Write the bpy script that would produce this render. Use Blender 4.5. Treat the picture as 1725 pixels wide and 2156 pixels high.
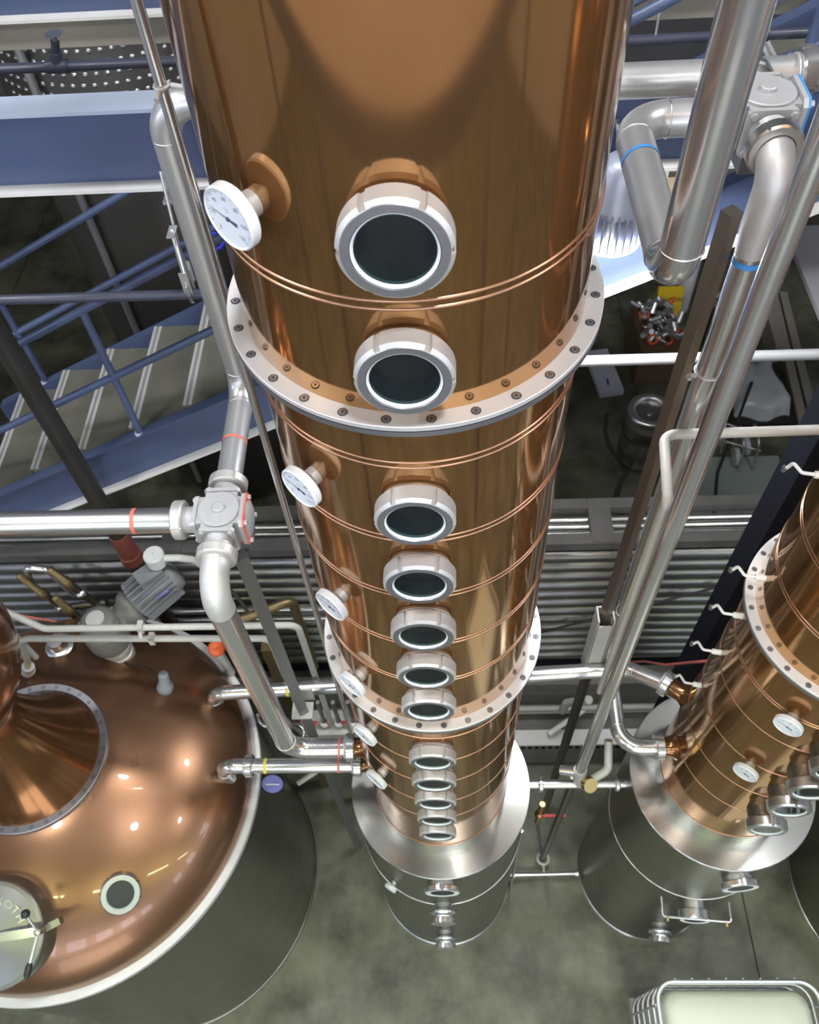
import bpy, bmesh, math, random
from mathutils import Vector, Matrix
random.seed(4)
for o in list(bpy.data.objects): bpy.data.objects.remove(o, do_unlink=True)
SC = bpy.context.scene
COL = SC.collection
PI = math.pi
H = 7.85                     # camera height above the floor; builder z values are heights relative to the camera

# ------------------------------------------------------------------ camera
TH, RO, PSI, FPX = 0.6103, -0.0810, math.radians(4.0), 1749.0
def cam_axes():
    f = Vector((0, math.sin(TH), -math.cos(TH))); u = Vector((0, math.cos(TH), math.sin(TH))); r = Vector((1, 0, 0))
    c, s = math.cos(RO), math.sin(RO)
    r2, u2 = c*r + s*u, -s*r + c*u
    Z = Matrix.Rotation(PSI, 3, 'Z')
    return Z @ r2, Z @ u2, Z @ f
_r, _u, _f = cam_axes()
cam_data = bpy.data.cameras.new('camera'); cam = bpy.data.objects.new('camera', cam_data); COL.objects.link(cam)
cam.matrix_world = Matrix(((_r.x, _u.x, -_f.x, 0), (_r.y, _u.y, -_f.y, 0), (_r.z, _u.z, -_f.z, H), (0, 0, 0, 1)))
cam_data.sensor_fit = 'HORIZONTAL'; cam_data.sensor_width = 36.0; cam_data.lens = FPX/1725*36
cam_data.clip_start = 0.05; cam_data.clip_end = 80
cam_data.dof.use_dof = True; cam_data.dof.focus_distance = 2.1; cam_data.dof.aperture_fstop = 7.1
SC.camera = cam

# ------------------------------------------------------------------ world, exposure
world = bpy.data.worlds.new('world'); SC.world = world; world.use_nodes = True
bg = world.node_tree.nodes['Background']; bg.inputs[0].default_value = (0.55, 0.62, 0.75, 1); bg.inputs[1].default_value = 0.03
vs = SC.view_settings
vs.view_transform = 'Standard'; vs.look = 'None'; vs.gamma = 1.0; vs.use_curve_mapping = False; vs.exposure = 0.0

# ------------------------------------------------------------------ lights (the lamps that carry them are built in their builders)
CEIL = 2.35                                   # ceiling height relative to the camera
LAMPS = [(-5.0, -4.0), (-1.6, -4.2), (1.9, -4.0), (5.0, -4.2), (-3.4, 0.4), (0.5, 0.15), (4.4, 0.3), (-4.1, 2.6), (-0.25, 2.6), (3.35, 2.7)]
LAMP_W = 66.0
FILL_BATTENS = [(-3.0, -1.25), (-0.9, -1.25), (1.2, -1.25), (3.3, -1.25)]  # unseen lamps added for greenish light low on the vessels
FILL_BATTEN_W = 22.0
def area_light(name, loc, size, power, color, parent, rot=(0, 0, 0), size_y=None):
    d = bpy.data.lights.new(name, 'AREA'); d.energy = power; d.color = color
    if size_y: d.shape = 'RECTANGLE'; d.size = size; d.size_y = size_y
    else: d.shape = 'DISK'; d.size = size
    o = bpy.data.objects.new(name, d); COL.objects.link(o); o.parent = parent
    pl = parent.location if parent else Vector((0, 0, 0))
    o.location = Vector((loc[0], loc[1], loc[2] + H)) - pl; o.rotation_euler = rot
    return o

# ------------------------------------------------------------------ materials
def mat(name, color=(0.8, 0.8, 0.8), rough=0.5, metal=0.0, noise=None, bump=None, coat=0.0, emit=None, spec=0.5, rnoise=None, stretch=(1, 1, 1), color2=None):
    m = bpy.data.materials.new(name); m.use_nodes = True
    nt = m.node_tree; n = nt.nodes; L = nt.links; b = n['Principled BSDF']
    b.inputs['Base Color'].default_value = (*color, 1); b.inputs['Roughness'].default_value = rough
    b.inputs['Metallic'].default_value = metal; b.inputs['Coat Weight'].default_value = coat
    b.inputs['Specular IOR Level'].default_value = spec
    if emit: b.inputs['Emission Color'].default_value = (*emit[0], 1); b.inputs['Emission Strength'].default_value = emit[1]
    if noise or bump or rnoise:
        tc = n.new('ShaderNodeTexCoord'); mp = n.new('ShaderNodeMapping'); mp.inputs['Scale'].default_value = stretch
        L.new(tc.outputs['Object'], mp.inputs[0])
        def nz(scale, detail=6):
            t = n.new('ShaderNodeTexNoise'); t.inputs['Scale'].default_value = scale; t.inputs['Detail'].default_value = detail
            t.inputs['Roughness'].default_value = 0.62
            L.new(mp.outputs[0], t.inputs[0]); return t
        if noise:
            t = nz(noise[0]); cr = n.new('ShaderNodeValToRGB'); L.new(t.outputs[0], cr.inputs[0])
            cr.color_ramp.elements[0].position = 0.5 - noise[1]; cr.color_ramp.elements[1].position = 0.5 + noise[1]
            cr.color_ramp.elements[0].color = (*color, 1); cr.color_ramp.elements[1].color = (*(color2 or color), 1)
            L.new(cr.outputs[0], b.inputs['Base Color'])
        if rnoise:
            t = nz(rnoise[0], 1); mr = n.new('ShaderNodeMapRange'); L.new(t.outputs[0], mr.inputs[0])
            mr.clamp = False; mr.inputs[1].default_value = 0.25; mr.inputs[2].default_value = 0.75
            mr.inputs[3].default_value = rnoise[1]; mr.inputs[4].default_value = rnoise[2]; L.new(mr.outputs[0], b.inputs['Roughness'])
        if bump:
            t = nz(bump[0]); bp = n.new('ShaderNodeBump'); bp.inputs['Strength'].default_value = bump[1]; bp.inputs['Distance'].default_value = bump[2] if len(bump) > 2 else 0.01
            L.new(t.outputs[0], bp.inputs['Height']); L.new(bp.outputs[0], b.inputs['Normal'])
    return m
M = {}
M['copper'] = mat('copper_lacquered', (0.352, 0.176, 0.066), 0.1, 0.88, noise=(4, 0.4), color2=(0.42, 0.222, 0.09), rnoise=(5, 0.05, 0.13), stretch=(1, 1, 0.12), coat=0.1)
M['copper_bead'] = mat('copper_bead', (0.50, 0.275, 0.165), 0.3, 0.9)
M['copper_dome'] = mat('copper_dome', (0.205, 0.104, 0.054), 0.3, 0.8, noise=(2.2, 0.4), color2=(0.275, 0.145, 0.082), rnoise=(3, 0.27, 0.36), coat=0.3)
M['copper_edge'] = mat('copper_edge', (0.50, 0.22, 0.11), 0.35, 0.9)
M['steel_flange'] = mat('flange_steel', (0.72, 0.715, 0.70), 0.5, 0.6, noise=(12, 0.4), color2=(0.63, 0.625, 0.61))
M['steel_nut'] = mat('matte_nut_steel', (0.60, 0.585, 0.56), 0.5, 0.6, noise=(14, 0.4), color2=(0.53, 0.515, 0.49))
M['steel_face'] = mat('turned_face_steel', (0.36, 0.36, 0.38), 0.38, 0.9)
M['steel_pol'] = mat('polished_pipe_steel', (0.64, 0.64, 0.635), 0.2, 0.86, rnoise=(3, 0.16, 0.25))
M['steel_brush'] = mat('brushed_steel', (0.60, 0.60, 0.575), 0.3, 0.95)
M['steel_dull'] = mat('dull_vessel_steel', (0.25, 0.25, 0.205), 0.34, 0.95, rnoise=(3, 0.3, 0.42))
M['steel_tank'] = mat('tank_steel', (0.075, 0.07, 0.06), 0.4, 0.5)
M['steel_cast'] = mat('cast_valve_steel', (0.50, 0.50, 0.50), 0.55, 0.4, noise=(40, 0.4), color2=(0.44, 0.44, 0.44))
M['steel_bore'] = mat('bore_steel', (0.19, 0.235, 0.27), 0.3, 0.7)
M['needle_black'] = mat('needle_black', (0.05, 0.06, 0.10), 0.5)
M['steel_lid'] = mat('lid_steel', (0.24, 0.24, 0.22), 0.38, 0.95)
M['helmet'] = mat('helmet_copper', (0.23, 0.105, 0.042), 0.17, 0.85, noise=(3, 0.4), color2=(0.28, 0.135, 0.058), coat=0.15)
M['matte_elbow'] = mat('matte_elbow_steel', (0.56, 0.56, 0.545), 0.5, 0.5)
M['weld'] = mat('weld_bead', (0.75, 0.73, 0.70), 0.3, 1)
M['dark_bolt'] = mat('bolt_recess', (0.03, 0.03, 0.03), 0.6)
M['white_paint'] = mat('white_enamel', (0.66, 0.66, 0.65), 0.35)
M['gauge_face'] = mat('dial_white', (0.62, 0.65, 0.68), 0.45)
M['print'] = mat('dial_print', (0.16, 0.18, 0.27), 0.6)
M['ptfe'] = mat('white_gasket', (0.70, 0.73, 0.71), 0.4)
M['glass_edge'] = mat('glass_edge_green', (0.35, 0.55, 0.5), 0.1, spec=0.8)
M['cavity'] = mat('dark_cavity', (0.012, 0.013, 0.018), 0.4)
M['blue'] = mat('blue_structural_paint', (0.060, 0.082, 0.158), 0.38, noise=(4, 0.4), color2=(0.072, 0.097, 0.182))
M['blue_light'] = mat('blue_lamp_glare', (0.33, 0.39, 0.50), 0.5, noise=(6, 0.4), color2=(0.40, 0.45, 0.54))  # beam blue made paler: lamp glare on the top flange painted in
M['cream'] = mat('pale_cream', (0.74, 0.73, 0.68), 0.55, noise=(8, 0.4), color2=(0.64, 0.63, 0.60))  # bottom flanges cream where the web is blue
M['beige'] = mat('beige_board', (0.30, 0.28, 0.235), 0.7, noise=(5, 0.4), color2=(0.25, 0.235, 0.2))
M['black_paint'] = mat('black_paint', (0.022, 0.020, 0.019), 0.45)
M['navy_black'] = mat('navy_black', (0.008, 0.009, 0.014), 0.8, spec=0.15)
M['grey_black_pipe'] = mat('dark_grey_pipe', (0.05, 0.055, 0.08), 0.32)
M['red_primer'] = mat('red_primer', (0.17, 0.05, 0.035), 0.5)
M['red'] = mat('red_plastic', (0.62, 0.06, 0.05), 0.45)
M['tape_red'] = mat('red_tape', (0.65, 0.16, 0.12), 0.5)
M['tape_blue'] = mat('blue_tape', (0.05, 0.26, 0.62), 0.45)
M['tape_yellow'] = mat('yellow_tape', (0.62, 0.56, 0.05), 0.5)
M['white_pipe'] = mat('white_pipe_paint', (0.47, 0.46, 0.415), 0.4, noise=(10, 0.4), color2=(0.40, 0.39, 0.35))
M['grey_rail'] = mat('grey_rail_paint', (0.26, 0.265, 0.265), 0.4)
M['brown_post'] = mat('post_steel', (0.36, 0.31, 0.26), 0.38, 1)
M['dark_post'] = mat('grey_post_steel', (0.30, 0.30, 0.31), 0.42, 0.9)
M['motor_grey'] = mat('motor_grey', (0.15, 0.165, 0.20), 0.5, noise=(25, 0.3), color2=(0.22, 0.215, 0.19))
M['gear_grey'] = mat('gearbox_dusty', (0.20, 0.19, 0.16), 0.6, 0.2, noise=(18, 0.3), color2=(0.12, 0.12, 0.115))
M['plastic_grey'] = mat('grey_plastic', (0.52, 0.53, 0.50), 0.5)
M['brass'] = mat('brass', (0.62, 0.47, 0.19), 0.35, 1)
M['brass_dull'] = mat('dull_brass', (0.22, 0.17, 0.085), 0.45, 0.8)
M['rubber'] = mat('black_rubber', (0.015, 0.015, 0.016), 0.35)
M['sensor_grey'] = mat('sensor_grey', (0.22, 0.235, 0.25), 0.5)
M['cable_blue'] = mat('bright_blue_cable', (0.02, 0.03, 0.55), 0.4)
M['orange'] = mat('orange_red_plastic', (0.75, 0.12, 0.03), 0.45)
M['violet'] = mat('violet_blue', (0.10, 0.11, 0.30), 0.5)
M['wood'] = mat('wood', (0.48, 0.37, 0.22), 0.65, noise=(14, 0.4), color2=(0.38, 0.28, 0.16), stretch=(1, 0.1, 1))
M['wood_grey'] = mat('weathered_plank', (0.36, 0.32, 0.27), 0.7, noise=(14, 0.4), color2=(0.26, 0.23, 0.19), stretch=(1, 0.1, 1))
M['concrete_cap'] = mat('cap_concrete', (0.105, 0.098, 0.09), 0.8, noise=(6, 0.35), color2=(0.06, 0.057, 0.053), bump=(30, 0.3, 0.01))
M['concrete_wall'] = mat('wall_concrete', (0.20, 0.19, 0.165), 0.85, noise=(2.2, 0.3), color2=(0.11, 0.105, 0.09), bump=(25, 0.25, 0.01))
M['floor'] = mat('floor_concrete', (0.046, 0.048, 0.029), 0.45, noise=(1.9, 0.15), color2=(0.165, 0.168, 0.108), rnoise=(2.0, 0.36, 0.5))
M['joint'] = mat('joint_dark', (0.04, 0.04, 0.035), 0.8)
M['corrugated'] = mat('corrugated_steel', (0.22, 0.22, 0.21), 0.33, 0.9)
M['wallpaint'] = mat('dark_wall_paint', (0.14, 0.135, 0.13), 0.8, noise=(1.5, 0.4), color2=(0.11, 0.105, 0.10))
M['wall_light'] = mat('light_wall_paint', (0.55, 0.53, 0.49), 0.7, noise=(1.5, 0.4), color2=(0.48, 0.46, 0.43))
M['ceilpaint'] = mat('ceiling_paint', (0.30, 0.31, 0.33), 0.8, noise=(2, 0.4), color2=(0.26, 0.27, 0.29))
M['deck'] = mat('deck_plate', (0.30, 0.25, 0.235), 0.6, noise=(4, 0.4), color2=(0.26, 0.22, 0.205))
M['tread'] = mat('stair_tread_concrete', (0.095, 0.092, 0.070), 0.7, noise=(5, 0.35), color2=(0.14, 0.135, 0.105))
M['nosing'] = mat('nosing_aluminium', (0.66, 0.65, 0.62), 0.45, 0.5)
M['nosing_dark'] = mat('nosing_grit', (0.20, 0.20, 0.185), 0.8)
M['lamp_fin'] = mat('lamp_fin_grey', (0.40, 0.43, 0.52), 0.4, 0.3)
M['lamp_on'] = mat('lamp_lens', (1, 1, 1), 0.4, emit=((0.93, 0.97, 1.0), 60.0))
M['lamp_warm'] = mat('fill_batten_tube', (1, 1, 1), 0.4, emit=((0.90, 1.0, 0.60), 12.0))
M['window_sky'] = mat('window_daylight', (0.5, 0.6, 0.9), 0.3, emit=((0.74, 0.82, 1.0), 11.0))
M['door_glow_panel'] = mat('door_fill_glow', (0.7, 0.7, 0.7), 0.5, emit=((1.0, 0.98, 0.92), 3.6))  # glow added to brighten the copper and pipe reflections
M['steel_satin'] = mat('satin_pipe_steel', (0.56, 0.56, 0.55), 0.34, 0.7)
M['poly'] = mat('milky_polyethylene', (0.56, 0.58, 0.46), 0.4)
M['galv'] = mat('galvanised', (0.56, 0.57, 0.56), 0.4, 0.8)
M['plastic_wrap'] = mat('plastic_wrap', (0.58, 0.60, 0.60), 0.25)
M['paper'] = mat('paper', (0.66, 0.66, 0.70), 0.7)
M['card'] = mat('cardboard', (0.12, 0.07, 0.04), 0.8)
M['yellow'] = mat('yellow_sign', (0.70, 0.47, 0.02), 0.45)
M['mat_green'] = mat('studded_mat', (0.21, 0.25, 0.215), 0.5, noise=(60, 0.2), color2=(0.29, 0.33, 0.29), bump=(140, 0.4, 0.004))
M['lilac'] = mat('pale_panel', (0.42, 0.40, 0.43), 0.45)
M['keg_dark'] = mat('keg_steel', (0.45, 0.44, 0.43), 0.28, 1)
def glass_mat():
    m = bpy.data.materials.new('sight_glass_pane'); m.use_nodes = True; nt = m.node_tree; n = nt.nodes; n.clear(); L = nt.links
    out = n.new('ShaderNodeOutputMaterial'); mix = n.new('ShaderNodeMixShader'); tr = n.new('ShaderNodeBsdfTransparent'); gl = n.new('ShaderNodeBsdfGlossy')
    fr = n.new('ShaderNodeFresnel'); fr.inputs[0].default_value = 1.5
    tr.inputs[0].default_value = (0.86, 0.94, 0.95, 1); gl.inputs['Roughness'].default_value = 0.02
    L.new(fr.outputs[0], mix.inputs[0]); L.new(tr.outputs[0], mix.inputs[1]); L.new(gl.outputs[0], mix.inputs[2]); L.new(mix.outputs[0], out.inputs[0]); return m
M['glass'] = glass_mat()
def spun_mat():
    m = mat('spun_shoulder_steel', (0.43, 0.43, 0.40), 0.26, 1.0); nt = m.node_tree; b = nt.nodes['Principled BSDF']
    tg = nt.nodes.new('ShaderNodeTangent'); tg.direction_type = 'RADIAL'; tg.axis = 'Z'
    nt.links.new(tg.outputs[0], b.inputs['Tangent']); b.inputs['Anisotropic'].default_value = 0.7; b.inputs['Anisotropic Rotation'].default_value = 0.25; return m
M['spun'] = spun_mat()

# ------------------------------------------------------------------ mesh builder
def basis(d):
    d = Vector(d).normalized()
    a = Vector((0, 0, 1)) if abs(d.z) < 0.9 else Vector((1, 0, 0))
    x = a.cross(d).normalized(); y = d.cross(x).normalized()
    return x, y, d
class MB:
    def __init__(s): s.v = []; s.f = []; s.sm = []; s.mi = []; s.m = 0
    def _add(s, vs, fs, smooth):
        b = len(s.v); s.v += [Vector(p) for p in vs]
        for f in fs: s.f.append([i + b for i in f]); s.sm.append(smooth); s.mi.append(s.m)
        return s
    def box(s, c, d, rot=None):
        hx, hy, hz = d[0]/2, d[1]/2, d[2]/2
        p = [Vector((x, y, z)) for x in (-hx, hx) for y in (-hy, hy) for z in (-hz, hz)]
        if rot is not None: p = [rot @ q for q in p]
        c = Vector(c)
        return s._add([q + c for q in p], [(0, 1, 3, 2), (4, 6, 7, 5), (0, 4, 5, 1), (2, 3, 7, 6), (0, 2, 6, 4), (1, 5, 7, 3)], False)
    def prism(s, poly, a, b, smooth=False):
        # poly: list of 3D points (one end), extruded by vector b-a
        d = Vector(b) - Vector(a); n = len(poly); p = [Vector(q) for q in poly]
        fs = [tuple(range(n))[::-1], tuple(range(n, 2*n))] + [(i, (i+1) % n, n + (i+1) % n, n + i) for i in range(n)]
        return s._add(p + [q + d for q in p], fs, smooth)
    def lathe(s, prof, o=(0, 0, 0), axis=(0, 0, 1), n=48, closed=False, smooth=True, a0=0.0, a1=2*PI, sharp=False):
        # prof: list of (r, h); h along axis
        x, y, d = basis(axis); o = Vector(o); full = abs(a1 - a0) > 6.28
        k = n if full else n + 1
        if sharp and smooth:   # split the profile so that edges stay crisp
            for i in range(len(prof) - 1 + (1 if closed else 0)): s.lathe([prof[i], prof[(i+1) % len(prof)]], o, axis, n, False, True, a0, a1)
            return s
        vs = []
        for r, h in prof:
            for i in range(k):
                a = a0 + (a1 - a0)*i/n
                vs.append(o + d*h + (x*math.cos(a) + y*math.sin(a))*r)
        fs = []; m = len(prof)
        for j in range(m if closed else m - 1):
            j2 = (j + 1) % m
            for i in range(n):
                i2 = (i + 1) % k
                fs.append((j*k + i, j*k + i2, j2*k + i2, j2*k + i))
        return s._add(vs, fs, smooth)
    def disc(s, c, axis, r, n=32):
        x, y, d = basis(axis); c = Vector(c)
        return s._add([c + (x*math.cos(2*PI*i/n) + y*math.sin(2*PI*i/n))*r for i in range(n)], [tuple(range(n))], False)
    def cyl(s, a, b, r, n=20, r2=None, caps=True, smooth=True):
        a, b = Vector(a), Vector(b); L = (b - a).length; r2 = r if r2 is None else r2
        s.lathe([(r, 0), (r2, L)], a, b - a, n, smooth=smooth)
        if caps: s.disc(a, a - b, r, n); s.disc(b, b - a, r2, n)
        return s
    def torus(s, c, axis, R, r, n=48, k=8):
        return s.lathe([(R + r*math.cos(2*PI*i/k), r*math.sin(2*PI*i/k)) for i in range(k)], c, axis, n, closed=True)
    def sphere(s, c, r, n=12, k=8, sc=(1, 1, 1)):
        b = len(s.v); s.lathe([(max(r*math.sin(PI*j/k), 1e-4), -r*math.cos(PI*j/k)) for j in range(k + 1)], (0, 0, 0), (0, 0, 1), n)
        for q in s.v[b:]: q.x = q.x*sc[0] + c[0]; q.y = q.y*sc[1] + c[1]; q.z = q.z*sc[2] + c[2]
        return s
    def sweep(s, pts, r, n=16, caps=True, radii=None):
        pts = [Vector(p) for p in pts]; m = len(pts); fr = []
        t0 = (pts[1] - pts[0]).normalized(); x, y, _ = basis(t0)
        rings = []
        for i in range(m):
            t = (pts[min(i + 1, m - 1)] - pts[max(i - 1, 0)]).normalized()
            q = t0.rotation_difference(t); x = q @ x; y = q @ y; t0 = t
            rr = radii[i] if radii else r
            rings.append([pts[i] + (x*math.cos(2*PI*k/n) + y*math.sin(2*PI*k/n))*rr for k in range(n)])
        vs = [p for g in rings for p in g]
        fs = [(i*n + k, i*n + (k+1) % n, (i+1)*n + (k+1) % n, (i+1)*n + k) for i in range(m - 1) for k in range(n)]
        s._add(vs, fs, True)
        if caps: s._add(rings[0], [tuple(range(n))[::-1]], False); s._add(rings[-1], [tuple(range(n))], False)
        return s
    def mesh(s, name, mats, off=Vector((0, 0, 0)), world=True, recalc=True):
        me = bpy.data.meshes.new(name); dz = H if world else 0
        me.from_pydata([(p.x - off.x, p.y - off.y, p.z + dz - off.z) for p in s.v], [], s.f)
        me.polygons.foreach_set('use_smooth', s.sm); me.polygons.foreach_set('material_index', s.mi)
        for m in (mats if isinstance(mats, (list, tuple)) else [mats]): me.materials.append(M[m] if isinstance(m, str) else m)
        if recalc:
            bm = bmesh.new(); bm.from_mesh(me); bmesh.ops.recalc_face_normals(bm, faces=bm.faces[:]); bm.to_mesh(me); bm.free()
        me.update(); return me
def wloc(o):
    v = Vector((0, 0, 0))
    while o is not None: v = v + o.location; o = o.parent
    return v
def link(name, data, parent=None):
    o = bpy.data.objects.new(name, data); COL.objects.link(o); o.parent = parent; return o
def part(name, mb, mats, parent):
    """a part given in camera-relative world coordinates"""
    return link(name, mb.mesh(name, mats, wloc(parent)), parent)
def local(name, me, parent, mtx=None):
    """a part that shares mesh data; mtx is its frame in camera-relative world coordinates (None: the parent's frame)"""
    o = link(name, me, parent)
    if mtx is not None:
        m = mtx.copy(); m.translation = m.translation + Vector((0, 0, H)) - wloc(parent); o.matrix_basis = m
    return o
def tag(o, label, cat, group=None):
    o['label'] = label; o['category'] = cat
    if group: o['group'] = group
    return o
def thing(name, label, cat, loc, group=None):
    o = link(name, None); o.location = (loc[0], loc[1], loc[2] + H); o.empty_display_size = 0.1
    return tag(o, label, cat, group)
def solo(name, mb, mats, label, cat, group=None):
    xs = [p.x for p in mb.v]; ys = [p.y for p in mb.v]; zs = [p.z for p in mb.v]
    off = Vector(((min(xs) + max(xs))/2, (min(ys) + max(ys))/2, min(zs) + H))
    o = link(name, mb.mesh(name, mats, off)); o.location = off
    return tag(o, label, cat, group)
def struct(name, mb, mats, parent=None):
    if parent: return part(name, mb, mats, parent)
    o = link(name, mb.mesh(name, mats)); o['kind'] = 'structure'; return o
def frame(o, y_axis=None, z=(0, 0, 1), out=None):
    """matrix whose local +Z points along 'out'; local X stays horizontal"""
    zax = Vector(out).normalized(); up = Vector((0, 0, 1))
    if abs(zax.dot(up)) > 0.98: up = Vector((0, 1, 0))
    xax = up.cross(zax).normalized(); yax = zax.cross(xax)
    m = Matrix((xax, yax, zax)).transposed().to_4x4(); m.translation = Vector(o); return m
def fillet(pts, rb, n=9):
    pts = [Vector(p) for p in pts]; out = [pts[0]]; arcs = []
    for i in range(1, len(pts) - 1):
        a = (pts[i-1] - pts[i]).normalized(); b = (pts[i+1] - pts[i]).normalized()
        ang = a.angle(b); rr = rb[i-1] if isinstance(rb, (list, tuple)) else rb
        t = rr/math.tan(ang/2); s, e = pts[i] + a*t, pts[i] + b*t
        c = pts[i] + (a + b).normalized()*(rr/math.sin(ang/2)); sv, ev = s - c, e - c; w = sv.angle(ev)
        for k in range(n + 1):
            q = k/n; out.append(c + (sv*math.sin((1 - q)*w) + ev*math.sin(q*w))/math.sin(w))
        arcs.append((s, a, e, b))
    out.append(pts[-1]); return out, arcs
def pipe(name, pts, r, rb, mats, label, cat='pipe', group=None, welds=True, n=24, tapes=(), hollow=False):
    line, arcs = fillet(pts, rb) if len(pts) > 2 else ([Vector(p) for p in pts], [])
    xs = line; base = min(line, key=lambda p: p.z)
    t = thing(name, label, cat, base, group)
    part('tube', MB().sweep(line, r, n), mats, t)
    if welds:
        for s, a, e, b in arcs:
            part('weld_bead', MB().torus(s, a, r, r*0.035 + 0.0008, 32, 6), 'weld', t)
            part('weld_bead', MB().torus(e, b, r, r*0.035 + 0.0008, 32, 6), 'weld', t)
    for c, ax, w, mt in tapes:
        x = Vector(ax).normalized(); part('tape_band', MB().lathe([(r + 0.0012, -w/2), (r + 0.0012, w/2)], c, x, n), mt, t)
    return t
def nut_mb(r_out, r_in, L, notches=6, nd=0.007, nw=0.10, n=96, mb=None, o=(0, 0, 0), axis=(0, 0, 1), phase=0.0, chamfer=0.006):
    """slotted union nut: ring with notches around its rim"""
    mb = mb or MB(); x, y, d = basis(axis); o = Vector(o); rows = []
    prof = [(r_in, 0), (r_out - chamfer, 0), (r_out, chamfer), (r_out, L - chamfer), (r_out - chamfer, L), (r_in, L)]
    vs = []
    edges = []
    for k in range(notches):
        a = phase + 2*PI*k/notches; e = 2*PI/notches
        w = nw/2
        edges += [(a - w - 0.004, 0), (a - w, 1), (a + w, 1), (a + w + 0.004, 0)]
        m = max(3, n//notches)
        edges += [(a + w + 0.004 + (e - 2*w - 0.008)*j/m, 0) for j in range(1, m)]
    k = len(edges)
    for r, h in prof:
        for a, cut in edges:
            rr = min(r, r_out - nd) if cut and r > r_in + 1e-6 else r
            vs.append(o + d*h + (x*math.cos(a) + y*math.sin(a))*rr)
    fs = []
    for j in range(len(prof) - 1):
        for i in range(k): fs.append((j*k + i, j*k + (i+1) % k, (j+1)*k + (i+1) % k, (j+1)*k + i))
    mb._add(vs, fs, False); return mb
def hexbolt(mb, c, axis, r=0.009, h=0.007, n=6):
    c = Vector(c); d = Vector(axis).normalized(); return mb.cyl(c, c + d*h, r, n, smooth=False)
def text_mesh(body, size, depth, name):
    cu = bpy.data.curves.new(name, 'FONT'); cu.body = body; cu.size = size; cu.extrude = depth; cu.align_x = 'CENTER'; cu.align_y = 'CENTER'
    cu.resolution_u = 3
    o = bpy.data.objects.new(name, cu); COL.objects.link(o)
    dg = bpy.context.evaluated_depsgraph_get(); me = bpy.data.meshes.new_from_object(o.evaluated_get(dg))
    bpy.data.objects.remove(o, do_unlink=True); return me
# ------------------------------------------------------------------ the setting
FZ = -H
fl = MB().box((0, 0, FZ - 0.16), (24, 24, 0.3)); floor = struct('floor', fl, 'joint')
xs = [-12, -6.2, -2.1, 2.49, 7.2, 12]; ys = [-12, -6, -1.7, 4.6, 12]
for i in range(5):
    for j in range(4):
        g = 0.006
        part('floor_slab', MB().box(((xs[i] + xs[i+1])/2, (ys[j] + ys[j+1])/2, FZ - 0.01), (xs[i+1] - xs[i] - 2*g, ys[j+1] - ys[j] - 2*g, 0.02)), 'floor', floor)
struct('ceiling', MB().box((0, 0, CEIL + 0.1), (24, 24, 0.2)), 'ceilpaint')
hh = CEIL - FZ
wn = struct('wall_back', MB().box((0, 12.1, FZ + hh/2), (24, 0.2, hh)), 'wallpaint')
struct('wall_left', MB().box((-12.1, 0, FZ + hh/2), (0.2, 24, hh)), 'wall_light')
struct('wall_right', MB().box((12.1, 0, FZ + hh/2), (0.2, 24, hh)), 'wall_light')
struct('wall_front', MB().box((0, -12.1, FZ + hh/2), (24, 0.2, hh)), 'wall_light')
# high daylight windows in the wall behind the camera
for k, x in enumerate((-7.5, -4.5, -1.5, 1.5, 4.5, 7.5)):
    w = struct('window_%d' % (k + 1), MB().box((x, -11.95, 0.3), (1.9, 0.04, 2.6)), 'window_sky')
    part('window_frame', MB().box((x - 1.0, -11.93, 0.3), (0.1, 0.1, 2.8)).box((x + 1.0, -11.93, 0.3), (0.1, 0.1, 2.8)).box((x, -11.93, 1.65), (2.1, 0.1, 0.1)).box((x, -11.93, -1.05), (2.1, 0.1, 0.1)).box((x, -11.93, 0.3), (0.06, 0.08, 2.6)).box((x, -11.93, 0.6), (1.9, 0.08, 0.06)), 'white_paint', w)
for k, y in enumerate((-8.5, -5.0, -1.5)):
    for sx, nm in ((-1, 'left'), (1, 'right')):
        x = sx*11.95
        w = struct('window_%d' % (7 + 2*k + (sx > 0)), MB().box((x, y, 0.3), (0.04, 1.9, 2.6)), 'window_sky')
        part('window_frame', MB().box((x - sx*0.02, y - 1.0, 0.3), (0.1, 0.1, 2.8)).box((x - sx*0.02, y + 1.0, 0.3), (0.1, 0.1, 2.8)).box((x - sx*0.02, y, 1.65), (0.1, 2.1, 0.1)).box((x - sx*0.02, y, -1.05), (0.1, 2.1, 0.1)).box((x - sx*0.02, y, 0.3), (0.08, 0.06, 2.6)), 'white_paint', w)
# unseen glowing door added behind the camera to put bright stripes in the reflections
dr_ = struct('added_door_1', MB().box((0.3, -11.98, FZ + 2.4), (7.6, 0.06, 4.8)), 'grey_rail')
for i in range(6):
    for j in range(6): part('door_glow_panel', MB().box((-2.75 + 1.22*i, -11.93, FZ + 0.45 + 0.78*j), (1.12, 0.03, 0.70)), 'door_glow_panel', dr_)
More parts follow.
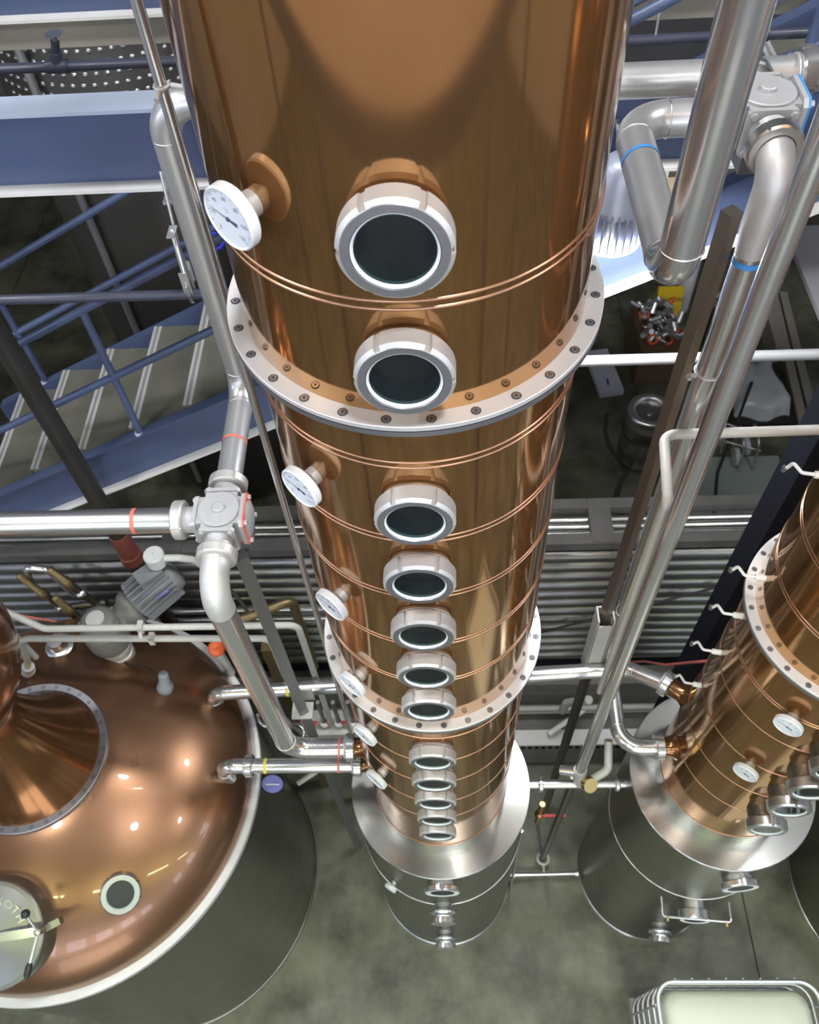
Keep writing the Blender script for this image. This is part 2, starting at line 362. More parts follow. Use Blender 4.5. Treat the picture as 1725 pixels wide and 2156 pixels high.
# partition wall behind the vessels: concrete foot, corrugated face, cap of two beams with tubes between
PW = struct('wall_partition', MB().box((0, 3.07, (FZ - 6.9)/2), (16, 0.28, -6.9 - FZ)), 'concrete_wall')
part('recess_shade', MB().box((0, 3.15, -6.75), (16, 0.1, 0.30)), 'navy_black', PW)  # dark box standing in for the shade in the gap
part('backing_panel', MB().box((0, 3.13, -5.74), (16, 0.06, 1.80)), 'black_paint', PW)
def corr(x0, x1):
    m = MB(); k = 13; n = 12; vs = []; fs = []; p = 1.705/k
    for r in range(k):
        for i in range(n + 1):
            a = PI*i/n; y = 3.08 - 0.060*math.sin(a); z = -6.612 + p*(r + 0.5) - 0.5*p*0.97*math.cos(a)
            vs += [(x0, y, z), (x1, y, z)]
    for i in range(k*(n + 1) - 1): fs.append((2*i, 2*i + 1, 2*i + 3, 2*i + 2))
    return m._add(vs, fs, True)
for i in range(4): part('corrugated_sheet', corr(-7.4 + 3.7*i, -3.7 + 3.7*i), 'corrugated', PW)
part('cap_beam', MB().box((0, 3.068, -4.797), (16, 0.087, 0.08)), 'concrete_cap', PW)
part('cap_beam', MB().box((0, 3.358, -4.797), (16, 0.081, 0.08)), 'concrete_cap', PW)
part('cap_gap_shade', MB().box((0, 3.21, -4.895), (16, 0.23, 0.02)), 'navy_black', PW)  # dark sheet painted in for the shade below the cap tubes
for y in (3.149, 3.207, 3.265): part('cap_tube', MB().cyl((-8, y, -4.826), (8, y, -4.826), 0.0245, 14), 'steel_brush', PW)
for x in (-5.3, -1.88, 1.08, 4.5): part('cap_tie', MB().box((x, 3.213, -4.786), (0.15, 0.36, 0.075)), 'concrete_cap', PW)
part('curb', MB().box((0.6, 2.74, (FZ - 7.36)/2), (3.8, 0.38, -7.36 - FZ)), 'concrete_wall', PW)
led = part('ledge', MB().box((0.62, 2.61, -7.345), (3.76, 0.14, 0.03)), 'cream', PW)
for i in range(60): part('ledge_rib', MB().box((-1.14 + i*0.0605, 2.543, -7.39), (0.031, 0.014, 0.06)), 'navy_black', led)

# platform the photographer stands on, its rail and the added batten lamps under it
pf = thing('viewing_platform', 'pale steel viewing platform facing the tall copper columns', 'platform', (0, -1.3, -1.75))
part('deck_plate', MB().box((0, -1.3, -1.66), (16, 1.4, 0.04)), 'deck', pf)
part('edge_beam', MB().box((0, -0.62, -1.8), (16, 0.06, 0.24)), 'blue', pf)
for x in (-6, -3, 3, 6): part('support_post', MB().box((x, -1.85, (FZ - 1.7)/2), (0.14, 0.14, -1.7 - FZ)), 'blue', pf)
for k, (x, y) in enumerate(FILL_BATTENS):
    b = thing('fill_batten', ('%s added tube batten lamp, unseen under the viewing platform' % ('leftmost', 'second from left', 'third from left', 'rightmost')[k]), 'lamp', (x, y, -1.8), 'added batten lamps')
    part('housing', MB().box((x, y, -1.74), (1.3, 0.12, 0.07)), 'white_paint', b)
    part('tube_lens', MB().box((x, y, -1.79), (1.24, 0.09, 0.03)), 'lamp_warm', b)
    area_light('fill_batten_light', (x, y, -1.82), 1.24, FILL_BATTEN_W, (0.88, 1.0, 0.56), b, size_y=0.1)
for k, (x, y) in enumerate(LAMPS):
    b = thing('high_bay_lamp', 'round high bay lamp hung from the ceiling %s' % ('in the front left corner,left of the viewing platform,right of the viewing platform,in the front right corner,above the pot still,above the viewing platform edge,above the right-hand column,above the foot of the staircase,above the middle of the staircase,above the top of the staircase'.split(',')[k]), 'lamp', (x, y, CEIL - 0.75), 'ceiling high bay lamps')
    part('reflector', MB().lathe([(0.1, 0.3), (0.14, 0.2), (0.24, 0.0)], (x, y, CEIL - 0.75), n=28), 'lamp_fin', b)
    part('housing', MB().cyl((x, y, CEIL - 0.46), (x, y, CEIL - 0.2), 0.11, 20), 'lamp_fin', b)
    part('hanger', MB().cyl((x, y, CEIL - 0.2), (x, y, CEIL), 0.01, 8), 'galv', b)
    part('lens', MB().cyl((x, y, CEIL - 0.74), (x, y, CEIL - 0.72), 0.21, 24), 'lamp_on', b)
    area_light('high_bay_light', (x, y, CEIL - 0.76), 0.42, LAMP_W, (0.97, 0.98, 1.0), b)

# ------------------------------------------------------------------ columns
RC = 0.400
def make_bolt():
    m = MB(); m.m = 0; m.lathe([(0.0085, 0.0007), (0.0112, 0.0007)], n=14, smooth=False)
    m.m = 1; m.lathe([(0.0088, 0.0), (0.0085, 0.0018)], n=14); m.disc((0, 0, 0.0018), (0, 0, 1), 0.0085, 14)
    m.m = 0; m.disc((0, 0, 0.0022), (0, 0, 1), 0.0036, 6)
    return m.mesh('bolt', ['dark_bolt', 'steel_face'], world=False)
BOLT = make_bolt()
# sight glass in a local frame: +Z points outward, origin on the shell
def make_glass(neck, L, ro, ri, notches):
    d = {}
    n0 = neck - 0.035
    d['neck'] = MB().lathe([(ri + 0.012, -0.03), (ri + 0.012, neck)], n=40).mesh('neck', 'steel_dull' if neck > 0.06 else 'steel_nut', world=False)
    m = MB(); nut_mb(ro, ri + 0.008, L, notches, 0.007, 0.13, mb=m, o=(0, 0, neck - 0.012), phase=PI/2, chamfer=0.007)
    d['nut'] = m.mesh('nut', 'steel_brush' if neck > 0.06 else 'steel_nut', world=False)
    top = neck - 0.012 + L
    d['face_ring'] = MB().lathe([(ri + 0.001, -0.004), (ri + 0.003, 0.0012), (ro - 0.0085, 0.0012), (ro - 0.0078, 0.0)], (0, 0, top), n=56, sharp=True).mesh('face_ring', 'steel_face', world=False)
    d['gasket'] = MB().lathe([(ri - 0.004, -0.007), (ri - 0.0005, -0.0015), (ri + 0.0012, -0.001)], (0, 0, top), n=48, sharp=True).mesh('gasket', 'ptfe', world=False)
    b2 = MB(); b2.lathe([(ri - 0.004, top - 0.006), (ri - 0.004, 0.004)], n=40); b2.m = 1; b2.disc((0, 0, 0.004), (0, 0, 1), ri - 0.004, 40)
    d['bore'] = b2.mesh('bore', ['steel_bore', 'cavity'], world=False)
    m = MB(); m.m = 0; m.disc((0, 0, top - 0.006), (0, 0, 1), ri - 0.0045, 40); m.m = 1; m.lathe([(ri - 0.0047, -0.013), (ri - 0.0047, -0.0062)], (0, 0, top), n=40)
    d['glass_pane'] = m.mesh('glass_pane', ['glass', 'glass_edge'], world=False, recalc=False)
    return d
GL_A = make_glass(0.019, 0.050, 0.098, 0.072, 6)
GL_B = make_glass(0.061, 0.055, 0.100, 0.074, 4)
def put_glass(parent, fr, G, label=None):
    o = local('sight_glass', G['nut'], parent, fr)
    for k in ('neck', 'face_ring', 'gasket', 'bore', 'glass_pane'): local(k, G[k], o)
    return o
# dial thermometer, +Z outward
def make_gauge():
    d = {}; R = 0.059
    d['case'] = MB().lathe([(0.01, 0.036), (R - 0.004, 0.036), (R, 0.040), (R, 0.0585), (R - 0.003, 0.0615), (R - 0.0055, 0.0585)], n=48, sharp=True).mesh('case', 'white_paint', world=False)
    d['dial'] = MB().disc((0, 0, 0.0585), (0, 0, 1), R - 0.005, 48).mesh('dial', 'gauge_face', world=False)
    d['stem'] = MB().lathe([(0.024, 0.0), (0.024, 0.02), (0.016, 0.024), (0.016, 0.037)], n=20, sharp=True).mesh('stem', 'steel_nut', world=False)
    m = MB(); a = math.radians(-38); c, s = math.cos(a), math.sin(a)
    rot = Matrix.Rotation(math.radians(78), 3, 'Z')
    def q(x, y): return rot @ Vector((x, y, 0)) + Vector((0, 0, 0.0605))
    m._add([q(0.0011, 0), q(0.0004, 0.044), q(-0.0004, 0.044), q(-0.0011, 0)], [(0, 1, 2, 3)], False)
    m._add([q(-0.001, 0), q(-0.004, -0.022), q(0.004, -0.022), q(0.001, 0)], [(0, 1, 2, 3)], False)
    m.cyl((0, 0, 0.059), (0, 0, 0.0615), 0.004, 12)
    d['needle'] = m.mesh('needle', 'needle_black', world=False)
    m = MB()
    for i in range(61):
        a = math.radians(225 - 270*i/60); r0 = 0.049 if i % 5 else 0.046
        u = Vector((math.cos(a), math.sin(a), 0)); w = Vector((-u.y, u.x, 0))*(0.0003 if i % 5 else 0.0007); z = Vector((0, 0, 0.0588))
        m._add([u*r0 + w + z, u*0.053 + w + z, u*0.053 - w + z, u*r0 - w + z], [(0, 1, 2, 3)], False)
    me = m.mesh('scale_print', 'print', world=False)
    bm = bmesh.new(); bm.from_mesh(me)
    for i, t in enumerate(('0', '20', '40', '60', '80', '100', '120')):
        a = math.radians(225 - 45*i); tm = text_mesh(t, 0.0115, 0.0, 'numeral')
        k = len(bm.verts); bm.from_mesh(tm); bm.verts.ensure_lookup_table()
        for v in bm.verts[k:]: v.co = v.co + Vector((0.038*math.cos(a), 0.038*math.sin(a), 0.0589))
        bpy.data.meshes.remove(tm)
    tm = text_mesh('°C', 0.010, 0.0, 'numeral'); k = len(bm.verts); bm.from_mesh(tm); bm.verts.ensure_lookup_table()
    for v in bm.verts[k:]: v.co = v.co + Vector((0, 0.016, 0.0589))
    for f in bm.faces: f.material_index = 0
    bm.to_mesh(me); bm.free(); d['scale_print'] = me
    return d
GAUGE = make_gauge()
def put_gauge(parent, fr):
    o = local('thermometer', GAUGE['case'], parent, fr)
    for k in ('dial', 'needle', 'scale_print', 'stem'): local(k, GAUGE[k], o)
    return o
def radial(ax, az, r, z):
    a = math.radians(az); u = Vector((math.cos(a), math.sin(a), 0))
    return frame((ax[0] + u.x*r, ax[1] + u.y*r, z), out=u)
def flange(root, ax, z, ph):
    f = part('flange', MB().lathe([(RC - 0.004, 0.0), (0.4405, 0.0), (0.442, -0.0015), (0.442, -0.0125)], (*ax, z), n=160, sharp=True), 'steel_flange', root)
    part('gasket_line', MB().lathe([(0.4395, -0.0125), (0.4395, -0.0150)], (*ax, z), n=120), 'copper_edge', f)
    part('lower_ring', MB().lathe([(0.442, -0.015), (0.442, -0.030), (RC, -0.031)], (*ax, z), n=160, sharp=True), 'steel_face', f)
    for i in range(28):
        a = ph + 2*PI*i/28
        local('bolt', BOLT, f, Matrix.Translation((ax[0] + 0.4215*math.cos(a), ax[1] + 0.4215*math.sin(a), z + 0.0003)))
    return f
def bead(root, ax, z, double=True):
    m = MB()
    for dz in ((0.0095, -0.0095) if double else (0,)):
        m.lathe([(RC - 0.001, 0.0042), (RC + 0.002, 0.0025), (RC + 0.0030, 0), (RC + 0.002, -0.0025), (RC - 0.001, -0.0042)], (*ax, z + dz), n=128)
    return part('bead_ring', m, 'copper_bead', root)
def vessel_base(root, ax, zt, zb, band_z):
    local('shoulder_ring', MB().lathe([(RC - 0.01, 0.001), (0.548, 0.0), (0.552, -0.004), (0.552, -0.02)], (0, 0, 0), n=128, sharp=True).mesh('shoulder_ring', 'spun', world=False), root, Matrix.Translation((*ax, zt)))
    local('collar', MB().lathe([(RC + 0.001, 0.0), (RC + 0.001, 0.17), (RC - 0.01, 0.172)], n=128, sharp=True).mesh('collar', 'spun', world=False), root, Matrix.Translation((*ax, zt)))
    part('collar_rim', MB().lathe([(RC, 0.176), (RC + 0.003, 0.174), (RC + 0.003, 0.170), (RC, 0.168)], (*ax, zt), n=128), 'copper_edge', root)
    part('vessel_wall', MB().lathe([(0.546, zt - 0.02), (0.546, zb)], (*ax, 0), n=128), 'steel_dull', root)
    part('weld_band', MB().torus((*ax, band_z), (0, 0, 1), 0.547, 0.0035, 128, 8), 'weld', root)
    part('foot_ring', MB().lathe([(0.545, 0.03), (0.556, 0.025), (0.556, 0.0)], (*ax, zb), n=96), 'steel_brush', root)
def port(root, name, a, d, r, L, mats='helmet'):
    a = Vector(a); d = Vector(d).normalized()
    return part(name, MB().lathe([(r + 0.02, 0), (r + 0.006, 0.02), (r, 0.04), (r, L)], a, d, 28), mats, root)
AX = (-0.0553, 1.5584)
BX = (1.666, 1.591)
colA = thing('distillation_column', 'tall copper distillation column in the centre with a row of sight glasses', 'still column', (*AX, FZ), 'copper distillation columns')
TOP = 1.7
part('copper_shell', MB().lathe([(RC, -1.298), (RC, TOP)], (*AX, 0), n=192), 'copper', colA)
part('copper_shell', MB().lathe([(RC, -3.054), (RC, -1.328)], (*AX, 0), n=192), 'copper', colA)
part('copper_shell', MB().lathe([(RC, -5.01), (RC, -3.084)], (*AX, 0), n=192), 'copper', colA)
part('top_cap', MB().lathe([(RC, 0), (RC*0.8, 0.12), (RC*0.4, 0.2), (0.05, 0.22)], (*AX, TOP), n=64), 'copper', colA)
PH = math.radians(3.1677*180/PI + 4.0)
flange(colA, AX, -1.2979, math.radians(181.0 + 4.0)); flange(colA, AX, -3.0541, math.radians(181.5 + 4.0))
for z in (-1.0115, -1.478, -1.787, -2.083, -2.391, -2.680): bead(colA, AX, z)
for z in (-3.12, -3.25, -3.535, -3.825, -4.138, -4.42): bead(colA, AX, z, False)
GLZ = (-0.853, -1.149, -1.63, -1.928, -2.232, -2.526, -2.82, -3.388, -3.69, -3.988, -4.284, -4.584)
for z in GLZ: put_glass(colA, radial(AX, -91.4, RC, z), GL_A)
for z in (-0.853, -1.62, -2.223, -2.821, -3.35, -3.95): put_gauge(colA, radial(AX, -130, RC, z))
vessel_base(colA, AX, -5.18, FZ, -6.0)
# fittings on the base vessel of the centre column
def base_glass(root, ax, az, z, reach, ro):
    fr = radial(ax, az, 0.54, z)
    m = MB().lathe([(ro*0.8, 0), (ro*0.8, reach*0.45)], n=32); o = local('sight_port', m.mesh('sight_port', 'steel_brush', world=False), root, fr)
    local('port_nut', nut_mb(ro, ro*0.7, reach*0.5, 4, 0.007, 0.14, o=(0, 0, reach*0.42)).mesh('port_nut', 'steel_pol', world=False), o)
    local('port_ring', MB().lathe([(ro*0.68, 0), (ro*0.95, 0.002)], (0, 0, reach*0.92), n=40).mesh('port_ring', 'ptfe', world=False), o)
    local('port_glass', MB().disc((0, 0, reach*0.9), (0, 0, 1), ro*0.7, 32).mesh('port_glass', 'cavity', world=False), o)
    return o
def clamp_stub(root, ax, az, z, reach, ro):
    fr = radial(ax, az, 0.54, z)
    o = local('clamp_stub', MB().lathe([(ro*0.72, 0), (ro*0.72, reach*0.3), (ro, reach*0.35), (ro, reach*0.5), (ro*0.72, reach*0.55), (ro*0.72, reach*0.7)], n=32).mesh('clamp_stub', 'steel_pol', world=False), root, fr)
    local('stub_cap', MB().lathe([(ro*0.72, reach*0.68), (ro*0.95, reach*0.72), (ro*0.95, reach*0.95), (ro*0.7, reach), (0.004, reach)], n=32, sharp=True).mesh('stub_cap', 'steel_pol', world=False), o)
    return o
base_glass(colA, AX, -90.0, -5.315, 0.065, 0.105)
clamp_stub(colA, AX, -90.3, -5.99, 0.13, 0.085); clamp_stub(colA, AX, -90.3, -7.14, 0.13, 0.085)
put_gauge(colA, radial(AX, -124.4, 0.55, -5.74)).scale = (0.7, 0.7, 0.9)
port(colA, 'inlet_port', (AX[0] - RC + 0.005, 1.56, -4.5), (-1, 0, 0), 0.055, 0.09)
port(colA, 'inlet_port', (AX[0] - RC + 0.005, 1.56, -4.8), (-1, 0, 0), 0.045, 0.08)

colB = thing('distillation_column', 'copper distillation column at the right edge, cut off by the frame', 'still column', (*BX, FZ), 'copper distillation columns')
part('copper_shell', MB().lathe([(RC, -3.054), (RC, 1.2)], (*BX, 0), n=192), 'copper', colB)
part('copper_shell', MB().lathe([(RC, -5.01), (RC, -3.084)], (*BX, 0), n=192), 'copper', colB)
part('top_cap', MB().lathe([(RC, 0), (RC*0.8, 0.12), (RC*0.4, 0.2), (0.05, 0.22)], (*BX, 1.2), n=64), 'copper', colB)
flange(colB, BX, -3.0541, math.radians(176.4))
for z in (-1.9, -2.2, -2.5, -2.78, -3.14, -3.36): bead(colB, BX, z)
for z in (-3.62, -3.95, -4.26, -4.55): bead(colB, BX, z, False)
for z in (-3.25, -3.54, -3.83, -4.12, -4.47): put_glass(colB, radial(BX, -96.5, RC, z), GL_B)
for z in (-2.75, -3.36, -3.97): put_gauge(colB, radial(BX, -127.3, RC, z))
vessel_base(colB, BX, -5.18, FZ, -6.05)
base_glass(colB, BX, -87, -5.36, 0.075, 0.11)
clamp_stub(colB, BX, -98.5, -7.1, 0.14, 0.085)
o = base_glass(colB, BX, -95, -6.16, 0.13, 0.10)
hb = MB(); p = [(-0.22, 0.06, 0.0), (-0.22, 0.06, 0.12), (0.22, 0.06, 0.12), (0.22, 0.06, 0.0)]
hb.sweep(fillet(p, 0.02)[0], 0.008, 10); local('handle_frame', hb.mesh('handle_frame', 'steel_pol', world=False), o)
for s in (-0.19, 0.19): local('brass_cap', MB().cyl((s, 0.06, 0.128), (s, 0.06, 0.15), 0.011, 10).mesh('brass_cap', 'brass', world=False), o)
port(colB, 'inlet_port', (BX[0] - RC + 0.005, 1.59, -4.64), (-1, 0, 0), 0.055, 0.08)
pd = Vector((-0.80, 0.60, 0)); port(colB, 'inlet_port', (BX[0] + pd.x*(RC - 0.005), BX[1] + pd.y*(RC - 0.005), -4.5), pd, 0.055, 0.1)
# sample cocks along the back left of the right-hand column
for z in (-2.25, -2.92, -3.24, -3.6, -3.98):
    a = math.radians(168); u = Vector((math.cos(a), math.sin(a), 0)); s = Vector((BX[0], BX[1], z)) + u*(RC - 0.005)
    c = part('sample_cock', MB().cyl(s, s + u*0.045, 0.013, 14), 'cream', colB)
    w = Vector((-0.35, 0.9, 0)).normalized()
    q = [s + u*0.04, s + u*0.085, s + u*0.085 + w*0.045, s + u*0.10 + w*0.05 + Vector((0, 0, -0.05))]
    part('cock_tube', MB().sweep(fillet(q, 0.012, 5)[0], 0.0065, 8), 'cream', c)
    part('cock_cap', MB().cyl(q[3] + Vector((0, 0, 0.02)), q[3], 0.010, 10), 'dark_post', c)
# dark post behind the right-hand column
solo('support_column', MB().box((1.615, 2.26, (FZ - 0.4)/2), (0.17, 0.17, -0.4 - FZ)), 'navy_black', 'black square steel column just behind the right-hand copper column', 'column')
# skirt of the next pot still, mostly outside the frame
T3 = (3.93, 1.5)
t = thing('steel_vessel', 'dull steel vessel wall cut off by the lower right frame edge', 'vessel', (*T3, FZ))
part('vessel_wall', MB().lathe([(1.0, FZ), (1.0, -5.6)], (*T3, 0), n=96), 'steel_dull', t)
part('vessel_top', MB().lathe([(1.0, -5.6), (0.9, -5.45), (0.4, -5.35), (0.02, -5.33)], (*T3, 0), n=96), 'steel_dull', t)
part('foot_ring', MB().lathe([(1.0, FZ + 0.03), (1.012, FZ + 0.025), (1.012, FZ)], (*T3, 0), n=96), 'steel_brush', t)
# ------------------------------------------------------------------ pot still
SX, SY = -2.41, 1.582
pot = thing('pot_still', 'large domed copper pot still with manhole, cut off by the left frame edge', 'still', (SX, SY, FZ))
DOME = [(1.168, -5.235), (1.165, -5.19), (1.150, -5.12), (1.118, -5.045), (1.06, -4.965), (0.98, -4.895), (0.88, -4.83), (0.76, -4.77), (0.62, -4.715), (0.5, -4.675), (0.44, -4.66)]
def dome_z(r):
    for (r0, z0), (r1, z1) in zip(DOME, DOME[1:]):
        if r1 <= r <= r0: return z0 + (z1 - z0)*(r0 - r)/(r0 - r1)
    return -4.66
def on_dome(x, y):
    dx, dy = x - SX, y - SY; r = math.hypot(dx, dy); z = dome_z(r); e = 0.06
    sl = (dome_z(min(r + e, 1.167)) - dome_z(r - e))/(2*e)
    n = Vector((-sl*dx/r, -sl*dy/r, 1)).normalized(); return Vector((x, y, z)), n
# smoother dome: resample
dp = []
for i in range(len(DOME) - 1):
    p0 = DOME[max(i-1, 0)]; p1 = DOME[i]; p2 = DOME[i+1]; p3 = DOME[min(i+2, len(DOME)-1)]
    for k in range(4):
        t = k/4
        f = lambda a, b, c, d: 0.5*((2*b) + (-a + c)*t + (2*a - 5*b + 4*c - d)*t*t + (-a + 3*b - 3*c + d)*t**3)
        dp.append((f(p0[0], p1[0], p2[0], p3[0]), f(p0[1], p1[1], p2[1], p3[1])))
dp.append(DOME[-1])
part('dome', MB().lathe(dp, (SX, SY, 0), n=160), 'copper_dome', pot)
part('rim_ring', MB().lathe([(1.16, -5.222), (1.214, -5.222), (1.216, -5.226), (1.216, -5.262)], (SX, SY, 0), n=160, sharp=True), 'steel_flange', pot)
part('skirt', MB().lathe([(1.2, -5.262), (1.2, FZ)], (SX, SY, 0), n=128), 'steel_dull', pot)
part('foot_ring', MB().lathe([(1.2, FZ + 0.03), (1.212, FZ + 0.025), (1.212, FZ)], (SX, SY, 0), n=96), 'steel_dull', pot)
ring = part('neck_flange', MB().lathe([(0.44, -4.664), (0.44, -4.628), (0.437, -4.625), (0.398, -4.625), (0.395, -4.63)], (SX, SY, 0), n=120, sharp=True), 'steel_face', pot)
for i in range(32):
    a = 2*PI*(i + 0.4)/32; local('bolt', BOLT, ring, Matrix.Translation((SX + 0.418*math.cos(a), SY + 0.418*math.sin(a), -4.6247)))
HP = [(0.40, -4.628), (0.362, -4.56), (0.30, -4.45), (0.24, -4.30), (0.20, -4.15), (0.184, -4.03), (0.192, -3.93), (0.225, -3.85), (0.30, -3.75), (0.37, -3.63), (0.415, -3.51), (0.442, -3.38), (0.446, -3.28), (0.425, -3.15), (0.36, -3.02), (0.26, -2.93), (0.16, -2.87), (0.12, -2.80), (0.11, -2.6), (0.11, 1.0)]
hp = []
for i in range(len(HP) - 1):
    p0 = HP[max(i-1, 0)]; p1 = HP[i]; p2 = HP[i+1]; p3 = HP[min(i+2, len(HP)-1)]
    for k in range(4):
        t = k/4
        f = lambda a, b, c, d: 0.5*((2*b) + (-a + c)*t + (2*a - 5*b + 4*c - d)*t*t + (-a + 3*b - 3*c + d)*t**3)
        hp.append((f(p0[0], p1[0], p2[0], p3[0]), f(p0[1], p1[1], p2[1], p3[1])))
hp.append(HP[-1])
part('helmet', MB().lathe(hp, (SX, SY, 0), n=128), 'helmet', pot)
# inspection window on the dome
p, n = on_dome(-1.815, 0.885); fr = frame(p - n*0.005, out=n)
w = local('inspection_window', nut_mb(0.109, 0.075, 0.04, 8, 0.008, 0.16, chamfer=0.008).mesh('inspection_window', 'steel_face', world=False), pot, fr)
local('window_glass', MB().disc((0, 0, 0.028), (0, 0, 1), 0.0765, 40).mesh('window_glass', 'cavity', world=False), w)
local('window_gasket', MB().lathe([(0.072, 0.030), (0.078, 0.036)], n=40).mesh('window_gasket', 'glass_edge', world=False), w)
# manhole
p, n = on_dome(-2.41, 0.70); n = (n*0.75 + Vector((0, 0, 0.25))).normalized()
fr = frame(p - n*0.04, out=n)
mh = local('manhole', MB().lathe([(0.285, 0.0), (0.275, 0.11), (0.262, 0.135)], n=72).mesh('manhole', 'steel_dull', world=False), pot, fr)
lid = MB().lathe([(0.268, 0.125), (0.275, 0.135), (0.275, 0.150), (0.269, 0.156), (0.25, 0.158), (0.02, 0.205), (0.001, 0.206)], n=96, sharp=True)
local('lid', lid.mesh('lid', 'steel_lid', world=False), mh)
bar = MB(); rz = Matrix.Rotation(math.radians(8), 3, 'Z')
bar.box((0, 0, 0.205), (0.54, 0.03, 0.03), rz); bar.box((0, 0.001, 0.222), (0.54, 0.045, 0.008), rz)
local('clamp_bar', bar.mesh('clamp_bar', 'steel_pol', world=False), mh)
e = rz @ Vector((0.285, 0, 0.19))
local('latch_block', MB().box(e + Vector((0.045, 0.02, -0.03)), (0.09, 0.035, 0.045), Matrix.Rotation(math.radians(25), 3, 'Z')).cyl(e + Vector((0, 0, -0.05)), e + Vector((0, 0, 0.055)), 0.019, 16).mesh('latch_block', 'steel_dull', world=False), mh)
h = MB(); t0 = e + Vector((0, 0, 0.045))
h.m = 0; a1 = t0 + Vector((-0.035, 0.105, 0.075)); a2 = t0 + Vector((-0.02, -0.145, 0.02))
h.cyl(t0, a1, 0.0065, 10); h.cyl(t0, a2, 0.0075, 10); h.sphere(t0, 0.016)
h.m = 1; h.sphere(a1, 0.023, 14, 8); d = (a2 - t0).normalized(); h.sweep([a2 - d*0.005, a2 + d*0.012, a2 + d*0.05, a2 + d*0.065], 0.018, 12, radii=[0.012, 0.018, 0.017, 0.008])
local('latch_handle', h.mesh('latch_handle', ['steel_pol', 'rubber'], world=False), mh)
def lid_text(word, a_mid, step):
    for i, ch in enumerate(word):
        me = text_mesh(ch, 0.064, 0.002, 'letter'); me.materials.clear(); me.materials.append(M['steel_brush'])
        a = a_mid + step*(i - (len(word) - 1)/2); r = 0.178
        z = 0.158 + (0.245 - r)*(0.047/0.225) + 0.002
        m = Matrix.Translation((r*math.cos(a), r*math.sin(a), z)) @ Matrix.Rotation(a - PI/2, 4, 'Z')
        o = local('embossed_letter', me, mh); o.matrix_basis = m
lid_text('KOTHE', math.radians(46), math.radians(-15.5)); lid_text('KOTHE', math.radians(226), math.radians(-15.5))
# probe on the dome, with its cable
p, n = on_dome(-1.75, 2.045); fr = frame(p, out=(n*0.5 + Vector((0, 0, 0.5))))
pr = local('level_probe', MB().lathe([(0.045, -0.01), (0.052, 0.03), (0.045, 0.055), (0.034, 0.065), (0.03, 0.17), (0.026, 0.18), (0.003, 0.182)], n=24).mesh('level_probe', 'sensor_grey', world=False), pot, fr)
q = p + Vector((-0.02, 0.03, 0.17))
cab = [q, q + Vector((-0.07, 0.05, 0.0)), Vector((-1.88, 2.15, -4.72)), Vector((-1.97, 2.19, -4.74)), Vector((-2.04, 2.22, -4.76))]
part('probe_cable', MB().sweep(cab, 0.005, 8), 'black_paint', pot)
# capped stub near the neck flange
p, n = on_dome(-2.47, 2.33); fr = frame(p, out=(0, 0, 1))
st = local('spray_nozzle', MB().lathe([(0.09, -0.02), (0.09, 0.03), (0.08, 0.035), (0.06, 0.04), (0.05, 0.10), (0.004, 0.102)], n=32, sharp=True).mesh('spray_nozzle', 'steel_brush', world=False), pot, fr)

# ------------------------------------------------------------------ agitator gear motor on the dome
p, n = on_dome(-2.075, 2.29)
gm = thing('gear_motor', 'dusty grey agitator gear motor on the back of the copper dome', 'motor', p)
g0 = Vector(p)
part('mount_neck', MB().lathe([(0.085, 0), (0.085, 0.05), (0.075, 0.055), (0.07, 0.12), (0.10, 0.125), (0.10, 0.15), (0.085, 0.155), (0.085, 0.2)], g0 - Vector((0, 0, 0.02)), n=28, sharp=True), 'steel_nut', gm)
gc = g0 + Vector((0.0, 0.0, 0.34))
gb = part('gearbox', MB().lathe([(0.12, -0.16), (0.13, -0.12), (0.13, 0.02), (0.12, 0.05), (0.105, 0.06), (0.105, 0.10), (0.08, 0.115), (0.002, 0.116)], gc, n=28), 'gear_grey', gm)
for i in range(6):
    a = 2*PI*i/6; hb = MB(); hexbolt(hb, gc + Vector((0.112*math.cos(a), 0.112*math.sin(a), 0.04)), (0, 0, 1), 0.014, 0.035); part('cover_bolt', hb, 'gear_grey', gb)
part('shaft_cap', MB().cyl(gc + Vector((0, 0, 0.115)), gc + Vector((0, 0, 0.135)), 0.055, 24), 'steel_nut', gb)
md = Vector((0.74, 0.62, 0.22)).normalized()
part('motor_flange', MB().lathe([(0.075, 0.08), (0.085, 0.16), (0.115, 0.19), (0.12, 0.21), (0.12, 0.235), (0.1, 0.24)], gc - Vector((0, 0, 0.03)), md, 28), 'gear_grey', gm)
mo = part('motor_body', MB().lathe([(0.095, 0.23), (0.115, 0.26), (0.115, 0.52), (0.105, 0.545), (0.07, 0.56), (0.003, 0.562)], gc - Vector((0, 0, 0.03)), md, 32), 'motor_grey', gm)
x, y, d = basis(md)
for i in range(22):
    a = 2*PI*i/22; u = x*math.cos(a) + y*math.sin(a); c = gc - Vector((0, 0, 0.03)) + md*0.38 + u*0.128
    R3 = Matrix((d, u, d.cross(u))).transposed()
    part('cooling_fin', MB().box(c, (0.25, 0.036, 0.007), R3), 'motor_grey', mo)
tb = gc + md*0.40 + Vector((0, 0, 0.10))
part('terminal_box', MB().box(tb, (0.15, 0.11, 0.09), Matrix.Rotation(math.atan2(md.y, md.x), 3, 'Z')), 'motor_grey', gm)
jb = gc + md*0.50 + Vector((-0.02, 0.0, 0.13))
part('junction_can', MB().lathe([(0.058, 0), (0.062, 0.09), (0.055, 0.10), (0.003, 0.102)], jb, n=28, sharp=True), 'plastic_grey', gm)
qs = [jb + Vector((0.05, 0, 0.05)), jb + Vector((0.14, 0.0, 0.05)), jb + Vector((0.20, 0.03, -0.02)), jb + Vector((0.23, 0.05, -0.12))]
